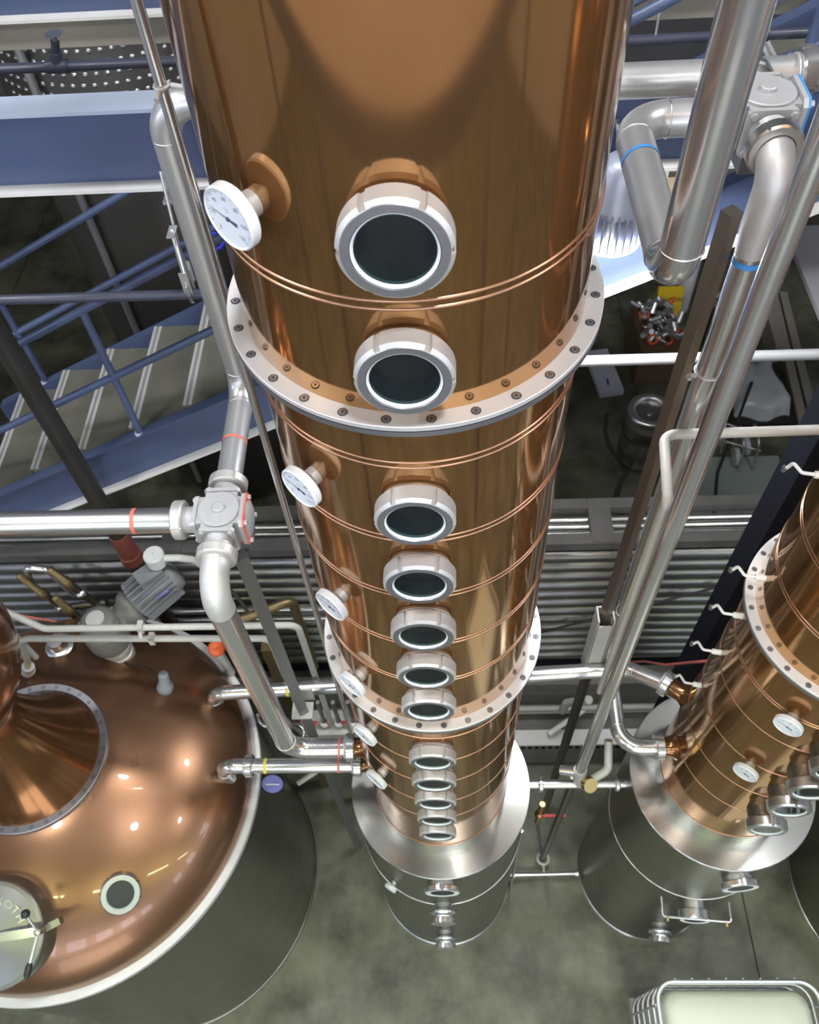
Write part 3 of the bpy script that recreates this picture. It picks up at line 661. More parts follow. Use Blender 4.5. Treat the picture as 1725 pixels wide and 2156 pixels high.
part('cable_elbow', MB().sweep(fillet(qs, 0.03, 5)[0], 0.022, 12), 'plastic_grey', gm)
part('conduit', MB().sweep([qs[3], qs[3] + Vector((0.10, 0.06, -0.5)), qs[3] + Vector((0.16, 0.08, -1.1))], 0.014, 10), 'dark_post', gm)
part('name_plate', MB().box(gc - Vector((0, 0, 0.03)) + md*0.42 + Vector((0.06, -0.10, 0.055)), (0.08, 0.012, 0.05), Matrix.Rotation(math.atan2(md.y, md.x), 3, 'Z') @ Matrix.Rotation(0.6, 3, 'X')), 'violet', gm)

# ------------------------------------------------------------------ three-way valves
def valve(loc, label, edge_mat, body_mat, nut_mat):
    c = Vector(loc); t = thing('three_way_valve', label, 'valve', c - Vector((0, 0, 0.1)), 'three-way pipe valves')
    s = 0.078; ch = 0.03
    oct_ = [(-s + ch, -s), (s - ch, -s), (s, -s + ch), (s, s - ch), (s - ch, s), (-s + ch, s), (-s, s - ch), (-s, -s + ch)]
    b = MB(); b.prism([c + Vector((x, y, -0.072)) for x, y in oct_], (0, 0, 0), (0, 0, 0.138))
    b.box(c, (0.178, 0.128, 0.13)).box(c, (0.128, 0.178, 0.13))
    bo = part('body', b, body_mat, t)
    part('top_cap', MB().lathe([(0.084, 0.060), (0.084, 0.074), (0.081, 0.077), (0.026, 0.077), (0.024, 0.088), (0.020, 0.090), (0.001, 0.090)], c, n=48, sharp=True), body_mat, t)
    for d in ((-1, 0, 0), (0, -1, 0), (0, 1, 0)):
        d = Vector(d); x, y, _ = basis(d); o = c + d*0.088
        q = [o + x*a + y*bb for a, bb in ((-0.062, -0.072), (0.062, -0.072), (0.072, -0.062), (0.072, 0.062), (0.062, 0.072), (-0.062, 0.072), (-0.072, 0.062), (-0.072, -0.062))]
        pl = part('port_plate', MB().prism(q, (0, 0, 0), d*0.016), body_mat, t)
        for a in (-1, 1):
            for bb in (-1, 1):
                hb = MB(); hexbolt(hb, o + d*0.015 + x*a*0.056 + y*bb*0.056, d, 0.0105, 0.010); part('bolt', hb, 'steel_nut', pl)
        part('port_neck', MB().lathe([(0.062, 0.014), (0.054, 0.03), (0.054, 0.09)], o, d, 28), body_mat, t)
        part('union_nut', nut_mb(0.080, 0.053, 0.046, 4, 0.005, 0.10, o=o + d*0.062, axis=d, phase=0.5), nut_mat, t)
    d = Vector((1, 0, 0)); o = c + d*0.086
    def octx(x0, w, s2):
        return [o + Vector((x0, a, bb)) for a, bb in ((-w + s2, -w), (w - s2, -w), (w, -w + s2), (w, w - s2), (w - s2, w), (-w + s2, w), (-w, w - s2), (-w, -w + s2))]
    part('cover_plate', MB().prism(octx(0.0, 0.082, 0.02), (0, 0, 0), (0.014, 0, 0)), body_mat, t)
    part('cover_edge', MB().prism(octx(0.014, 0.083, 0.02), (0, 0, 0), (0.007, 0, 0)), edge_mat, t)
    part('cover_dish', MB().lathe([(0.075, 0.021), (0.06, 0.03), (0.003, 0.034)], o, d, 28), body_mat, t)
    for a in (-1, 1):
        for bb in (-1, 1):
            hb = MB(); hexbolt(hb, o + Vector((0.019, a*0.062, bb*0.062)), d, 0.010, 0.014); part('bolt', hb, 'steel_nut', t)
    part('mount_bracket', MB().box(c + Vector((0.03, 0.0, -0.115)), (0.13, 0.11, 0.09)), 'dark_post', t)
    part('bracket_band', MB().box(c + Vector((0.03, 0.0, -0.070)), (0.15, 0.13, 0.012)), edge_mat, t)
    return t
VA = Vector((-0.885, 1.885, -2.72)); VB = Vector((0.968, 2.38, -1.395))
valve(VA, 'matte grey three-way valve left of the centre column with a red edge band', 'tape_red', 'steel_cast', 'steel_nut')
valve(VB, 'grey three-way valve at upper right with a bright blue cover edge', 'tape_blue', 'steel_cast', 'steel_brush')
G = 'process pipes'
def union(t, c, ax, r, ri, L=0.05, mt='steel_pol'):
    c = Vector(c)
    u = part('union_nut', nut_mb(r, ri, L, 4, 0.005, 0.12, o=c, axis=ax), mt, t)
    part('liner', MB().torus(c - Vector(ax).normalized()*0.004, ax, ri + 0.003, 0.005, 28, 8), 'steel_nut', u); return u
# left valve pipes
pA = pipe('process_pipe', [(VA.x, VA.y - 0.17, VA.z), (VA.x, 1.56, VA.z), (VA.x, 1.56, -4.5), (AX[0] - RC - 0.07, 1.56, -4.5)], 0.055, 0.118, 'steel_pol', 'stainless pipe dropping from left valve elbow to the centre column', tapes=[((-0.60, 1.56, -4.5), (1, 0, 0), 0.012, 'tape_red')])
pipe('process_pipe', [(VA.x - 0.17, VA.y, VA.z), (-6.0, VA.y, VA.z)], 0.052, 0.1, 'steel_brush', 'horizontal stainless pipe running from the left valve to the left frame edge', tapes=[((-1.24, VA.y, VA.z), (1, 0, 0), 0.016, 'tape_red')])
pX = pipe('process_pipe', [(VA.x, VA.y + 0.17, VA.z), (-0.888, 2.61, VA.z), (-0.888, 2.61, -1.40), (7.5, 2.61, -1.40)], 0.053, 0.12, 'steel_satin', 'long stainless pipe rising from the left valve and crossing behind the centre column', tapes=[((-0.887, 2.28, VA.z), (0, 1, 0), 0.014, 'tape_red')])
part('elbow_sleeve', MB().sweep(fillet([(VA.x, VA.y - 0.13, VA.z), (VA.x, 1.56, VA.z), (VA.x, 1.56, VA.z - 0.16)], 0.118)[0], 0.0575, 28), 'matte_elbow', pA)
# union on the crossing pipe and its branch to the right valve
union(pX, (1.13, 2.61, -1.40), (1, 0, 0), 0.082, 0.0535)
part('branch', MB().cyl((VB.x, 2.60, -1.40), (VB.x, VB.y + 0.17, VB.z), 0.052, 24), 'steel_pol', pX)
# right valve pipes
pHP = pipe('process_pipe', [(VB.x - 0.17, VB.y, VB.z), (0.585, VB.y, VB.z), (0.585, 1.655, VB.z), (0.585, 1.655, CEIL)], 0.0525, [0.11, 0.10], 'steel_pol', 'wide stainless pipe coming down at upper right with a hairpin bend to the right valve', tapes=[])
part('tape_band', MB().lathe([(0.0548, -0.0065), (0.0548, 0.0065)], (0.585, 2.16, VB.z), (0, 1, 0), 28), 'tape_blue', pHP)
for q_, d_ in (((0.695, VB.y, VB.z), (1, 0, 0)), ((0.585, 2.27, VB.z), (0, 1, 0))): part('weld_bead', MB().torus(q_, d_, 0.0536, 0.0026, 32, 6), 'weld', pHP)
pd_ = pipe('process_pipe', [(VB.x, VB.y - 0.17, VB.z), (VB.x, 2.13, VB.z), (VB.x, 2.13, -4.64), (VB.x, 1.59, -4.64), (BX[0] - RC - 0.06, 1.59, -4.64)], 0.045, [0.09, 0.10, 0.12], 'steel_pol', 'stainless pipe from the right valve down to the lower port of the right column', tapes=[((VB.x, 2.13, -1.72), (0, 0, 1), 0.02, 'tape_blue')])
part('elbow_reducer', MB().sweep(fillet([(VB.x, VB.y - 0.12, VB.z), (VB.x, 2.13, VB.z), (VB.x, 2.13, VB.z - 0.2)], 0.09)[0] + [Vector((VB.x, 2.13, VB.z - 0.3))], 0.054, 24, caps=False, radii=[0.054]*11 + [0.054, 0.046]), 'steel_nut', pd_)
part('union_nut', nut_mb(0.075, 0.046, 0.05, 4, 0.005, 0.12, o=(BX[0] - RC - 0.11, 1.59, -4.64), axis=(1, 0, 0)), 'steel_pol', pd_)
part('elbow_sleeve', MB().sweep(fillet([(VB.x - 0.19, VB.y, VB.z), (0.585, VB.y, VB.z), (0.585, 1.75, VB.z)], 0.11)[0], 0.0535, 28, caps=False), 'steel_satin', pHP)
# long thin pipe from above to the base manifold
lp = pipe('process_pipe', [(0.812, 1.634, CEIL), (0.812, 1.634, -5.22)], 0.033, 0.1, 'steel_pol', 'long straight stainless pipe crossing the picture diagonally beside the right column', n=28)
ck = part('pipe_clamp', MB().torus((VB.x, 2.13, -2.21), (0, 0, 1), 0.048, 0.004, 28, 6), 'steel_nut', pd_)
part('clamp_ear', MB().box((VB.x - 0.065, 2.11, -2.21), (0.04, 0.008, 0.018)).cyl((VB.x - 0.075, 2.09, -2.21), (VB.x - 0.075, 2.13, -2.21), 0.008, 10), 'steel_nut', ck)
# nuts of the left pipes
union(pA, (AX[0] - RC - 0.11, 1.56, -4.5), (1, 0, 0), 0.078, 0.056)
U1 = ((AX[0] - RC - 0.10, 1.56, -4.8), (1, 0, 0), 0.068, 0.046)
U2 = ((-1.19, 1.56, -4.8), (1, 0, 0), 0.066, 0.046, 0.045)
p1, n1 = on_dome(-1.335, 1.56)
pL = pipe('process_pipe', [(AX[0] - RC - 0.06, 1.56, -4.8), (-1.335, 1.56, -4.8), (-1.335, 1.56, p1.z - 0.03)], 0.044, 0.09, 'steel_pol', 'lower stainless pipe from the copper dome to the centre column, with a yellow band', tapes=[((-1.07, 1.56, -4.8), (1, 0, 0), 0.018, 'tape_yellow'), ((-0.64, 1.56, -4.8), (1, 0, 0), 0.014, 'tape_red')])
union(pL, *U1); union(pL, *U2)
p2, n2 = on_dome(-1.47, 2.03)
pp = [Vector((-1.47, 2.03, p2.z - 0.05)), Vector((-1.47, 2.03, -4.84)), Vector((1.09, 2.045, -4.60))]
pdv = Vector((-0.80, 0.60, 0)); e = Vector((BX[0], BX[1], -4.5)) + pdv*(RC + 0.09)
pH = pipe('process_pipe', [(-1.47, 2.03, p2.z - 0.05), (-1.47, 2.035, -4.85), (1.07, 2.045, -4.60), e], 0.046, [0.09, 0.12], 'steel_pol', 'stainless pipe running behind the centre column from the copper dome to the right column', tapes=[((-0.98, 2.037, -4.803), (2.54, 0.01, 0.25), 0.018, 'tape_yellow')])
union(pH, e + pdv*0.06 - Vector((0, 0, 0)), (-pdv.x, -pdv.y, 0), 0.075, 0.047)
# thin tube clamped beside the centre column
th = thing('thin_tube', 'thin stainless tube running down along the left side of the centre column', 'pipe', (-0.592, 1.8, -5.0))
part('tube', MB().cyl((-0.592, 1.8, CEIL), (-0.592, 1.8, -5.0), 0.0135, 16), 'steel_pol', th)
k = part('tube_clamp', MB().torus((-0.592, 1.8, -0.93), (0, 0, 1), 0.016, 0.0035, 24, 6), 'white_pipe', th)
part('clamp_arm', MB().cyl((-0.57, 1.8, -0.93), (-0.36, 1.72, -0.93), 0.006, 8), 'white_pipe', k)
part('clamp_screw', MB().cyl((-0.60, 1.765, -0.945), (-0.595, 1.79, -0.935), 0.008, 8), 'steel_nut', k)
# bracket posts under the valves
def post(x, y, z0, label, mt, plate_z, mt2='white_pipe', s=0.06):
    t = thing('valve_post', label, 'post', (x, y, FZ), 'square valve posts')
    part('tube', MB().box((x, y, (z0 + FZ)/2), (s, s, z0 - FZ), Matrix.Rotation(math.radians(30), 3, 'Z')), mt, t)
    if plate_z is None:
        m = MB(); m.box((x, y + 0.045, -4.40), (0.084, 0.008, 0.68)); m.box((x - 0.042, y, -4.40), (0.008, 0.098, 0.68)); m.box((x + 0.042, y, -4.40), (0.008, 0.098, 0.68)); m.box((x, y - 0.045, -4.43), (0.084, 0.008, 0.62))
        part('sleeve', m, mt2, t); return t
    part('foot_plate', MB().box((x, y, plate_z), (0.12, 0.10, 0.015)), mt2, t)
    part('foot_web', MB().box((x + 0.02, y + 0.07, plate_z + 0.07), (0.09, 0.012, 0.15)), mt2, t)
post(-0.835, 1.80, -2.86, 'grey square post standing under the left three-way valve', 'dark_post', -4.56, 'white_pipe', 0.055)
post(0.872, 2.127, -1.54, 'brownish square steel post standing under the right three-way valve', 'brown_post', None, 'white_pipe', 0.046)
# cross pipe between the two base vessels, with its valve
xp = pipe('base_pipe', [(AX[0] + 0.54, 1.6, -5.35), (BX[0] - 0.54, 1.6, -5.35)], 0.028, 0.1, 'steel_pol', 'short stainless cross pipe between the two steel base vessels', group=G)
for x in (0.565, 1.045): part('union_nut', nut_mb(0.048, 0.028, 0.03, 4, 0.004, 0.14, o=(x, 1.6, -5.35), axis=(1, 0, 0)), 'steel_pol', xp)
bv = thing('shutoff_valve', 'small shutoff valve with a round yellow end on the base cross pipe', 'valve', (0.835, 1.6, -5.36))
part('body', MB().cyl((0.825, 1.61, -5.34), (0.812, 1.634, -5.17), 0.040, 20), 'steel_nut', bv)
part('end_disc', MB().cyl((0.86, 1.58, -5.26), (0.875, 1.55, -5.225), 0.047, 24), 'brass', bv)
part('side_stub', MB().cyl((0.70, 1.66, -5.25), (0.79, 1.635, -5.22), 0.03, 16), 'steel_pol', bv)
part('bypass_loop', MB().sweep(fillet([(0.88, 1.60, -5.31), (1.00, 1.66, -5.26), (1.00, 1.80, -5.12)], 0.06)[0], 0.026, 16), 'white_pipe', bv)
pipe('drain_pipe', [(0.80, 1.645, -5.38), (0.80, 1.665, -7.64)], 0.025, 0.1, 'steel_dull', 'thin steel drain pipe under the base cross pipe reaching the floor', n=20)
dr = thing('floor_drain_ring', 'small white ring around the drain pipe foot on the floor', 'fitting', (0.80, 1.665, FZ))
part('ring', MB().torus((0.80, 1.665, -7.70), (0, 0, 1), 0.048, 0.014, 28, 10), 'white_pipe', dr)
part('stand', MB().cyl((0.80, 1.665, FZ), (0.80, 1.665, -7.68), 0.02, 12), 'dark_post', dr)
part('stub', MB().cyl((0.80, 1.61, -7.72), (0.80, 1.535, -7.72), 0.012, 12), 'white_pipe', dr)
fp = pipe('floor_pipe', [(0.50, 1.535, -7.72), (1.09, 1.545, -7.72)], 0.016, 0.1, 'steel_pol', 'thin stainless pipe low over the floor between the two base vessels', n=16)
for x in (0.515, 1.065): part('collar', MB().cyl((x, 1.535 if x < 0.8 else 1.545, -7.72), (x + 0.03, 1.535 if x < 0.8 else 1.545, -7.72), 0.028, 16), 'steel_pol', fp)
bc = thing('ball_valve', 'small ball valve with a red lever between the two base vessels', 'valve', (0.70, 1.78, -6.9))
part('body', MB().cyl((0.70, 1.78, -6.95), (0.70, 1.78, -6.45), 0.022, 14).sphere((0.70, 1.78, -6.72), 0.04), 'brass', bc)
part('lever', MB().box((0.79, 1.76, -6.70), (0.22, 0.02, 0.02)), 'red', bc)
part('down_tube', MB().cyl((0.70, 1.78, -6.95), (0.78, 1.70, -7.66), 0.014, 10), 'dark_post', bc)
# side tubes beside base vessel A
pipe('gauge_tube', [(0.50, 1.50, -7.72), (0.50, 1.42, -7.66), (0.50, 1.50, -6.1)], 0.011, 0.03, 'steel_pol', 'thin upright tube at the right flank of the centre base vessel', n=12, welds=False)
# ------------------------------------------------------------------ structural steel and stair
def ibeam(name, label, y0, zt, zb, x0=-8, x1=8, w=0.13, tf=0.014):
    t = thing(name, label, 'beam', (0, y0 + w/2, zb), 'blue steel beams'); xc, L = (x0 + x1)/2, x1 - x0
    part('web', MB().box((xc, y0 + w/2, (zt + zb)/2), (L, 0.012, zt - zb - 2*tf)), 'blue', t)
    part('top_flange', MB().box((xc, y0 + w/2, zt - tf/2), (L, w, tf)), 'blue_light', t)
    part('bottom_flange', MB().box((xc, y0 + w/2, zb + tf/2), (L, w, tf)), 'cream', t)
    return t
ibeam('steel_beam', 'blue steel beam crossing behind the centre column, just under the stainless cross pipe', 2.90, -1.58, -1.912)
b2 = ibeam('steel_beam', 'blue steel beam along the very top left of the picture', 4.10, -1.15, -1.80)
part('beige_board', MB().box((0, 4.20, -1.87), (16, 0.10, 0.14)), 'beige', b2)
SL = 0.503
def tz(x): return SL*x - 2.693          # upper edge of the stringers
def bz(x): return SL*x - 3.038
stair = thing('staircase', 'blue steel staircase with grey treads rising to the right behind the columns', 'staircase', (-3.1, 3.5, -4.6))
X0, X1 = -3.1, 3.4
for y, s in ((3.10, -1), (3.95, 1)):
    st = part('stringer', MB().prism([(X0, y - 0.006, bz(X0)), (X1, y - 0.006, bz(X1)), (X1, y - 0.006, tz(X1)), (X0, y - 0.006, tz(X0))], (0, 0, 0), (0, 0.012, 0)), 'blue', stair)
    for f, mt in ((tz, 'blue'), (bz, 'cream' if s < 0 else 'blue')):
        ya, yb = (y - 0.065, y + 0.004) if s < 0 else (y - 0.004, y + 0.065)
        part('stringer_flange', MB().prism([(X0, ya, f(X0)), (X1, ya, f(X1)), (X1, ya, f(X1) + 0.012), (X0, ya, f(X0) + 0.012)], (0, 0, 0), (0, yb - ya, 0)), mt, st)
for k in range(-1, 16):
    x = -2.515 + 0.363*k; z = -3.902 + 0.178*k
    t = part('tread', MB().box((x + 0.19, 3.525, z - 0.02), (0.38, 0.836, 0.04)), 'tread', stair)
    part('riser', MB().box((x + 0.372, 3.525, z + 0.07), (0.008, 0.836, 0.18)), 'blue', t)
    for dx, mt in ((0.012, 'nosing'), (0.028, 'nosing_dark'), (0.044, 'nosing')):
        part('nosing_strip', MB().box((x + dx, 3.525, z + 0.002), (0.0155, 0.832, 0.006 if mt == 'nosing' else 0.003)), mt, t)
for nm, y in (('near', 3.07), ('far', 3.985)):
    r = thing('handrail', 'blue pipe handrail on the %s side of the staircase' % nm, 'handrail', (-3.1, y, -4.25), 'stair handrails')
    for dz in (0.91, 0.457): part('rail', MB().cyl((X0, y, tz(X0) + dz), (X1, y, tz(X1) + dz), 0.0215, 16), 'blue', r)
    xk = [-1.71, -0.2, 1.35, 2.9] if nm == 'near' else [-2.7, -1.19, 0.35, 1.9, 3.2]
    for x in xk:
        po = part('baluster_post', MB().cyl((x, y, tz(x)), (x, y, tz(x) + 0.91), 0.02, 14), 'blue', r)
        part('weld_foot', MB().lathe([(0.034, 0.008), (0.022, 0.022)], (x, y, tz(x)), n=14), 'blue_light', po)
# ------------------------------------------------------------------ sprinkler pipes
s1 = thing('sprinkler_pipe', 'dark grey sprinkler pipe with a clevis hanger below the blue beam', 'pipe', (-1.5, 2.755, -2.32), 'sprinkler pipes')
part('tube', MB().cyl((-7.5, 2.755, -2.265), (-0.35, 2.755, -2.31), 0.0215, 16), 'grey_black_pipe', s1)
hg = part('clevis_hanger', MB().sweep([(-1.033, 2.727, -2.20), (-1.033, 2.715, -2.26), (-1.033, 2.730, -2.325), (-1.033, 2.755, -1.995), (-1.033, 2.78, -2.325), (-1.033, 2.795, -2.26), (-1.033, 2.783, -2.20)], 0.012, 6).box((-1.033, 2.755, -1.995), (0.032, 0.075, 0.006)).box((-1.033, 2.717, -2.215), (0.034, 0.005, 0.10)).box((-1.033, 2.793, -2.215), (0.034, 0.005, 0.10)), 'galv', s1)
part('clevis_bolt', MB().cyl((-1.033, 2.70, -2.23), (-1.033, 2.81, -2.23), 0.006, 8), 'galv', hg)
part('hanger_rod', MB().cyl((-1.033, 2.755, -2.17), (-1.04, 2.86, -1.80), 0.0065, 10), 'galv', s1)
part('beam_clamp', MB().box((-1.04, 2.875, -1.93), (0.05, 0.06, 0.012)).box((-1.04, 2.86, -1.90), (0.012, 0.02, 0.06)), 'galv', s1)
s2 = thing('sprinkler_pipe', 'black sprinkler pipe with an upright head in the gap above the blue beam', 'pipe', (0, 3.6, -1.79), 'sprinkler pipes')
part('tube', MB().cyl((-8, 3.6, -1.755), (8, 3.6, -1.765), 0.021, 16), 'grey_black_pipe', s2)
for x in (-1.605, 1.35):
    te = part('tee', MB().cyl((x - 0.045, 3.6, -1.757), (x + 0.045, 3.6, -1.757), 0.029, 16).cyl((x, 3.6, -1.757), (x + 0.012, 3.6, -1.70), 0.025, 14), 'grey_black_pipe', s2)
    part('riser_nipple', MB().cyl((x + 0.010, 3.6, -1.71), (x + 0.030, 3.6, -1.655), 0.018, 12), 'grey_black_pipe', te)
    part('sprinkler_head', MB().cyl((x + 0.030, 3.6, -1.655), (x + 0.033, 3.6, -1.64), 0.010, 10).cyl((x + 0.034, 3.6, -1.627), (x + 0.034, 3.6, -1.624), 0.036, 24), 'steel_face', te)
part('hanger_rod', MB().cyl((0.93, 3.6, -1.74), (0.93, 3.62, -1.2), 0.006, 8), 'galv', s2)
# black riser with red couplings, left
br = thing('black_riser_pipe', 'black vertical riser pipe with a red coupling at the left', 'pipe', (-2.059, 2.86, FZ))
part('tube', MB().cyl((-2.059, 2.86, FZ), (-2.002, 2.86, CEIL), 0.055, 20), 'black_paint', br)
cp = part('coupling', MB().cyl((-2.041, 2.86, -4.49), (-2.039, 2.86, -4.26), 0.061, 20), 'red_primer', br)
part('coupling_ring', MB().cyl((-2.042, 2.86, -4.57), (-2.041, 2.86, -4.49), 0.072, 20), 'red_primer', cp)
# ------------------------------------------------------------------ painted pipes at right
gr = thing('grey_pipe', 'grey painted pipe crossing level behind the columns at mid right', 'pipe', (2, 2.78, -2.83))
part('tube', MB().cyl((0.05, 2.785, -2.80), (6, 2.775, -2.80), 0.026, 18), 'grey_rail', gr)
pipe('white_pipe', [(3.6, 2.03, -2.42), (0.832, 2.012, -2.42), (0.793, 1.70, -2.42), (0.793, 1.70, -4.1)], 0.0195, [0.05, 0.03], 'white_pipe', 'white bent pipe turning beside the long diagonal stainless pipe', welds=False, n=18)
# conduits over the pot still
c1 = pipe('white_conduit', [(-2.50, 2.16, -4.55), (-2.50, 2.16, -3.93), (-2.42, 2.14, -3.90), (-2.25, 2.12, -4.10), (-0.82, 2.12, -4.11), (-0.82, 2.12, -5.6)], 0.0195, [0.06, 0.06, 0.06, 0.06], 'white_pipe', 'upper of two white conduits crossing above the copper dome', group='white conduits', welds=False, n=14)
part('conduit_clip', MB().box((-1.70, 2.12, -4.10), (0.03, 0.055, 0.06)).cyl((-1.70, 2.09, -4.10), (-1.70, 2.07, -4.13), 0.012, 8), 'white_pipe', c1)
c2 = pipe('white_conduit', [(-2.60, 2.12, -4.70), (-2.52, 2.12, -4.50), (-2.44, 2.12, -4.215), (-1.005, 2.12, -4.27), (-1.005, 2.12, -5.6)], 0.0195, [0.1, 0.08, 0.06], 'white_pipe', 'lower white conduit over the copper dome, ending in a steel coupling', group='white conduits', welds=False, n=14, tapes=[((-2.535, 2.12, -4.535), (0.08, 0, 0.2), 0.02, 'tape_yellow')])
part('conduit_clip', MB().box((-1.68, 2.12, -4.245), (0.03, 0.055, 0.06)), 'white_pipe', c2)
part('coupling', MB().cyl((-2.555, 2.12, -4.59), (-2.57, 2.12, -4.625), 0.038, 18).cyl((-2.575, 2.12, -4.64), (-2.585, 2.12, -4.665), 0.042, 18).cyl((-2.585, 2.12, -4.665), (-2.61, 2.12, -4.74), 0.02, 14), 'steel_nut', c2)
# high bay lamp hung in front of the stair
lx, ly = 0.675, 2.74
fl_ = thing('finned_lamp', 'pale finned lamp glowing beside the stair, half hidden by the centre column', 'lamp', (lx, ly, -2.09))
part('cap', MB().lathe([(0.002, 0.0), (0.05, -0.005), (0.075, -0.03), (0.085, -0.10), (0.10, -0.16), (0.105, -0.2)], (lx, ly, -1.74), n=36), 'lamp_fin', fl_)
for i in range(28):
    a = 2*PI*i/28; R3 = Matrix.Rotation(a, 3, 'Z')
    part('cooling_fin', MB().box(Vector((lx, ly, -1.995)) + R3 @ Vector((0.105, 0, 0)), (0.05, 0.006, 0.15), R3), 'lamp_fin', fl_)
part('core', MB().cyl((lx, ly, -2.07), (lx, ly, -1.92), 0.078, 28), 'dark_post', fl_)
part('lens', MB().cyl((lx, ly, -2.086), (lx, ly, -2.074), 0.12, 32), 'lamp_on', fl_)
part('hanger', MB().cyl((lx, ly, -1.77), (lx, 2.935, -1.72), 0.008, 10), 'galv', fl_)
area_light('finned_lamp_light', (lx, ly, -2.092), 0.23, 38.0, (0.95, 0.97, 1.0), fl_)
# clamp block and wooden batten under the right end of the beam
cb = thing('beam_bracket', 'small grey clamp block with a wooden batten hung under the blue beam at right', 'bracket', (0.93, 2.98, -2.15))
part('block', MB().box((0.88, 2.96, -1.955), (0.06, 0.06, 0.085)).cyl((0.88, 2.925, -1.965), (0.88, 2.93, -1.965), 0.022, 14), 'plastic_grey', cb)
part('batten', MB().box((0.93, 3.0, -2.09), (0.10, 0.03, 0.19)), 'wood', cb)
dp_ = thing('steel_table', 'pale grey steel table top standing under the staircase at the right edge', 'table', (2.7, 3.75, FZ))
part('table_top', MB().box((2.72, 3.72, -3.215), (1.28, 1.06, 0.03)), 'lilac', dp_)
for x in (2.9, 3.3):
    for y in (3.6, 4.2): part('leg', MB().box((x, y, (-3.23 + FZ)/2), (0.05, 0.05, -3.23 - FZ)), 'black_paint', dp_)
# ------------------------------------------------------------------ big tank far left behind the stair
TX, TY, TR = -2.35, 6.55, 0.95
tk = thing('steel_tank', 'tall dark steel tank with a dimpled jacket standing behind the staircase at left', 'tank', (TX, TY, FZ))
part('tank_wall', MB().lathe([(TR, FZ + 0.3), (TR, -1.3), (TR*0.85, -1.15), (0.02, -1.0)], (TX, TY, 0), n=72), 'steel_tank', tk)
for i in range(4):
    a = PI/4 + PI/2*i; part('leg', MB().cyl((TX + 0.75*math.cos(a), TY + 0.75*math.sin(a), FZ), (TX + 0.75*math.cos(a), TY + 0.75*math.sin(a), FZ + 0.4), 0.05, 12), 'steel_tank', tk)
dm = MB()
for r_ in range(22):
    for c_ in range(30):
        a = math.radians(-135 + c_*4.6 + (2.3 if r_ % 2 else 0)); z = -3.55 + r_*0.075
        u = Vector((math.cos(a), math.sin(a), 0)); dm.lathe([(0.020, 0.0), (0.014, 0.009), (0.001, 0.012)], Vector((TX, TY, z)) + u*(TR - 0.002), u, 8)
d_ = part('dimple_jacket', dm, 'steel_pol', tk); d_['kind'] = 'stuff'
part('jacket_seam', MB().torus((TX, TY, -3.62), (0, 0, 1), TR, 0.008, 72, 6), 'weld', tk)
a = math.radians(-112); part('highlight_tube', MB().cyl((TX + (TR + 0.05)*math.cos(a), TY + (TR + 0.05)*math.sin(a), FZ + 0.5), (TX + (TR + 0.05)*math.cos(a), TY + (TR + 0.05)*math.sin(a), -1.4), 0.03, 12), 'galv', tk)  # pale tube added in place of the tank's long highlight
# ------------------------------------------------------------------ small plant between still and partition
mf = thing('sample_manifold', 'pale shelf with small red-tipped taps between the still and the centre column', 'manifold', (-0.86, 2.2, -5.93))
part('stand', MB().box((-0.84, 2.24, (FZ - 5.87)/2), (0.05, 0.05, -5.87 - FZ)), 'dark_post', mf)
part('shelf', MB().box((-0.84, 2.22, -5.86), (0.46, 0.18, 0.02)).box((-0.84, 2.13, -5.885), (0.46, 0.012, 0.06)), 'white_pipe', mf)
for i in range(4):
    x = -1.0 + 0.105*i
    tp = part('tap', MB().lathe([(0.036, -0.02), (0.040, 0.02), (0.026, 0.025), (0.022, 0.03)], (x, 2.2, -5.80), n=16), 'cream', mf)
    part('tap_tube', MB().cyl((x, 2.2, -5.86), (x - 0.005, 2.21, -5.45), 0.016, 10), 'dark_post', tp)
    part('tap_lever', MB().box((x + 0.035, 2.18, -5.77), (0.03, 0.012, 0.07), Matrix.Rotation(0.4, 3, 'Y')), 'red', tp)
yp = thing('pipe_stand', 'ochre pipe stand with a red stripe behind the vertical stainless pipe', 'post', (-1.17, 2.4, FZ))
part('post', MB().box((-1.17, 2.38, (FZ - 4.9)/2), (0.07, 0.07, -4.9 - FZ)), 'brass_dull', yp)
part('stripe', MB().box((-1.13, 2.34, -6.3), (0.03, 0.02, 0.5)), 'red', yp)
pipe('brown_pipe', [(-1.25, 2.30, -4.40), (-0.93, 2.45, -4.42), (-0.93, 2.45, -5.4)], 0.03, 0.06, 'brass_dull', 'ochre bent pipe in front of the corrugated wall', welds=False, n=14)
pipe('bright_pipe', [(-2.262, 2.900, -5.382), (-0.522, 2.900, -5.359)], 0.024, 0.05, 'steel_pol', 'upper of two bright pipes low on the corrugated wall', n=14, group='wall pipes')
pipe('bright_pipe', [(-2.262, 2.900, -5.522), (-0.522, 2.900, -5.498)], 0.026, 0.05, 'steel_pol', 'lower of two bright pipes low on the corrugated wall', n=14, group='wall pipes')
pipe('bright_pipe', [(-0.62, 2.3, -5.9), (-0.62, 2.3, -4.3)], 0.018, 0.05, 'steel_dull', 'thin upright pipe left of the centre column in front of the corrugated wall', n=12, group='wall pipes')
pipe('wall_pipe', [(0.232, 2.807, -7.134), (1.856, 2.807, -7.134)], 0.026, 0.05, 'white_pipe', 'upper of two level pipes on the concrete wall between the columns', n=14, group='level wall pipes')
pipe('wall_pipe', [(0.232, 2.830, -7.273), (1.856, 2.830, -7.273)], 0.02, 0.05, 'plastic_grey', 'lower of two level pipes on the concrete wall between the columns', n=14, group='level wall pipes')
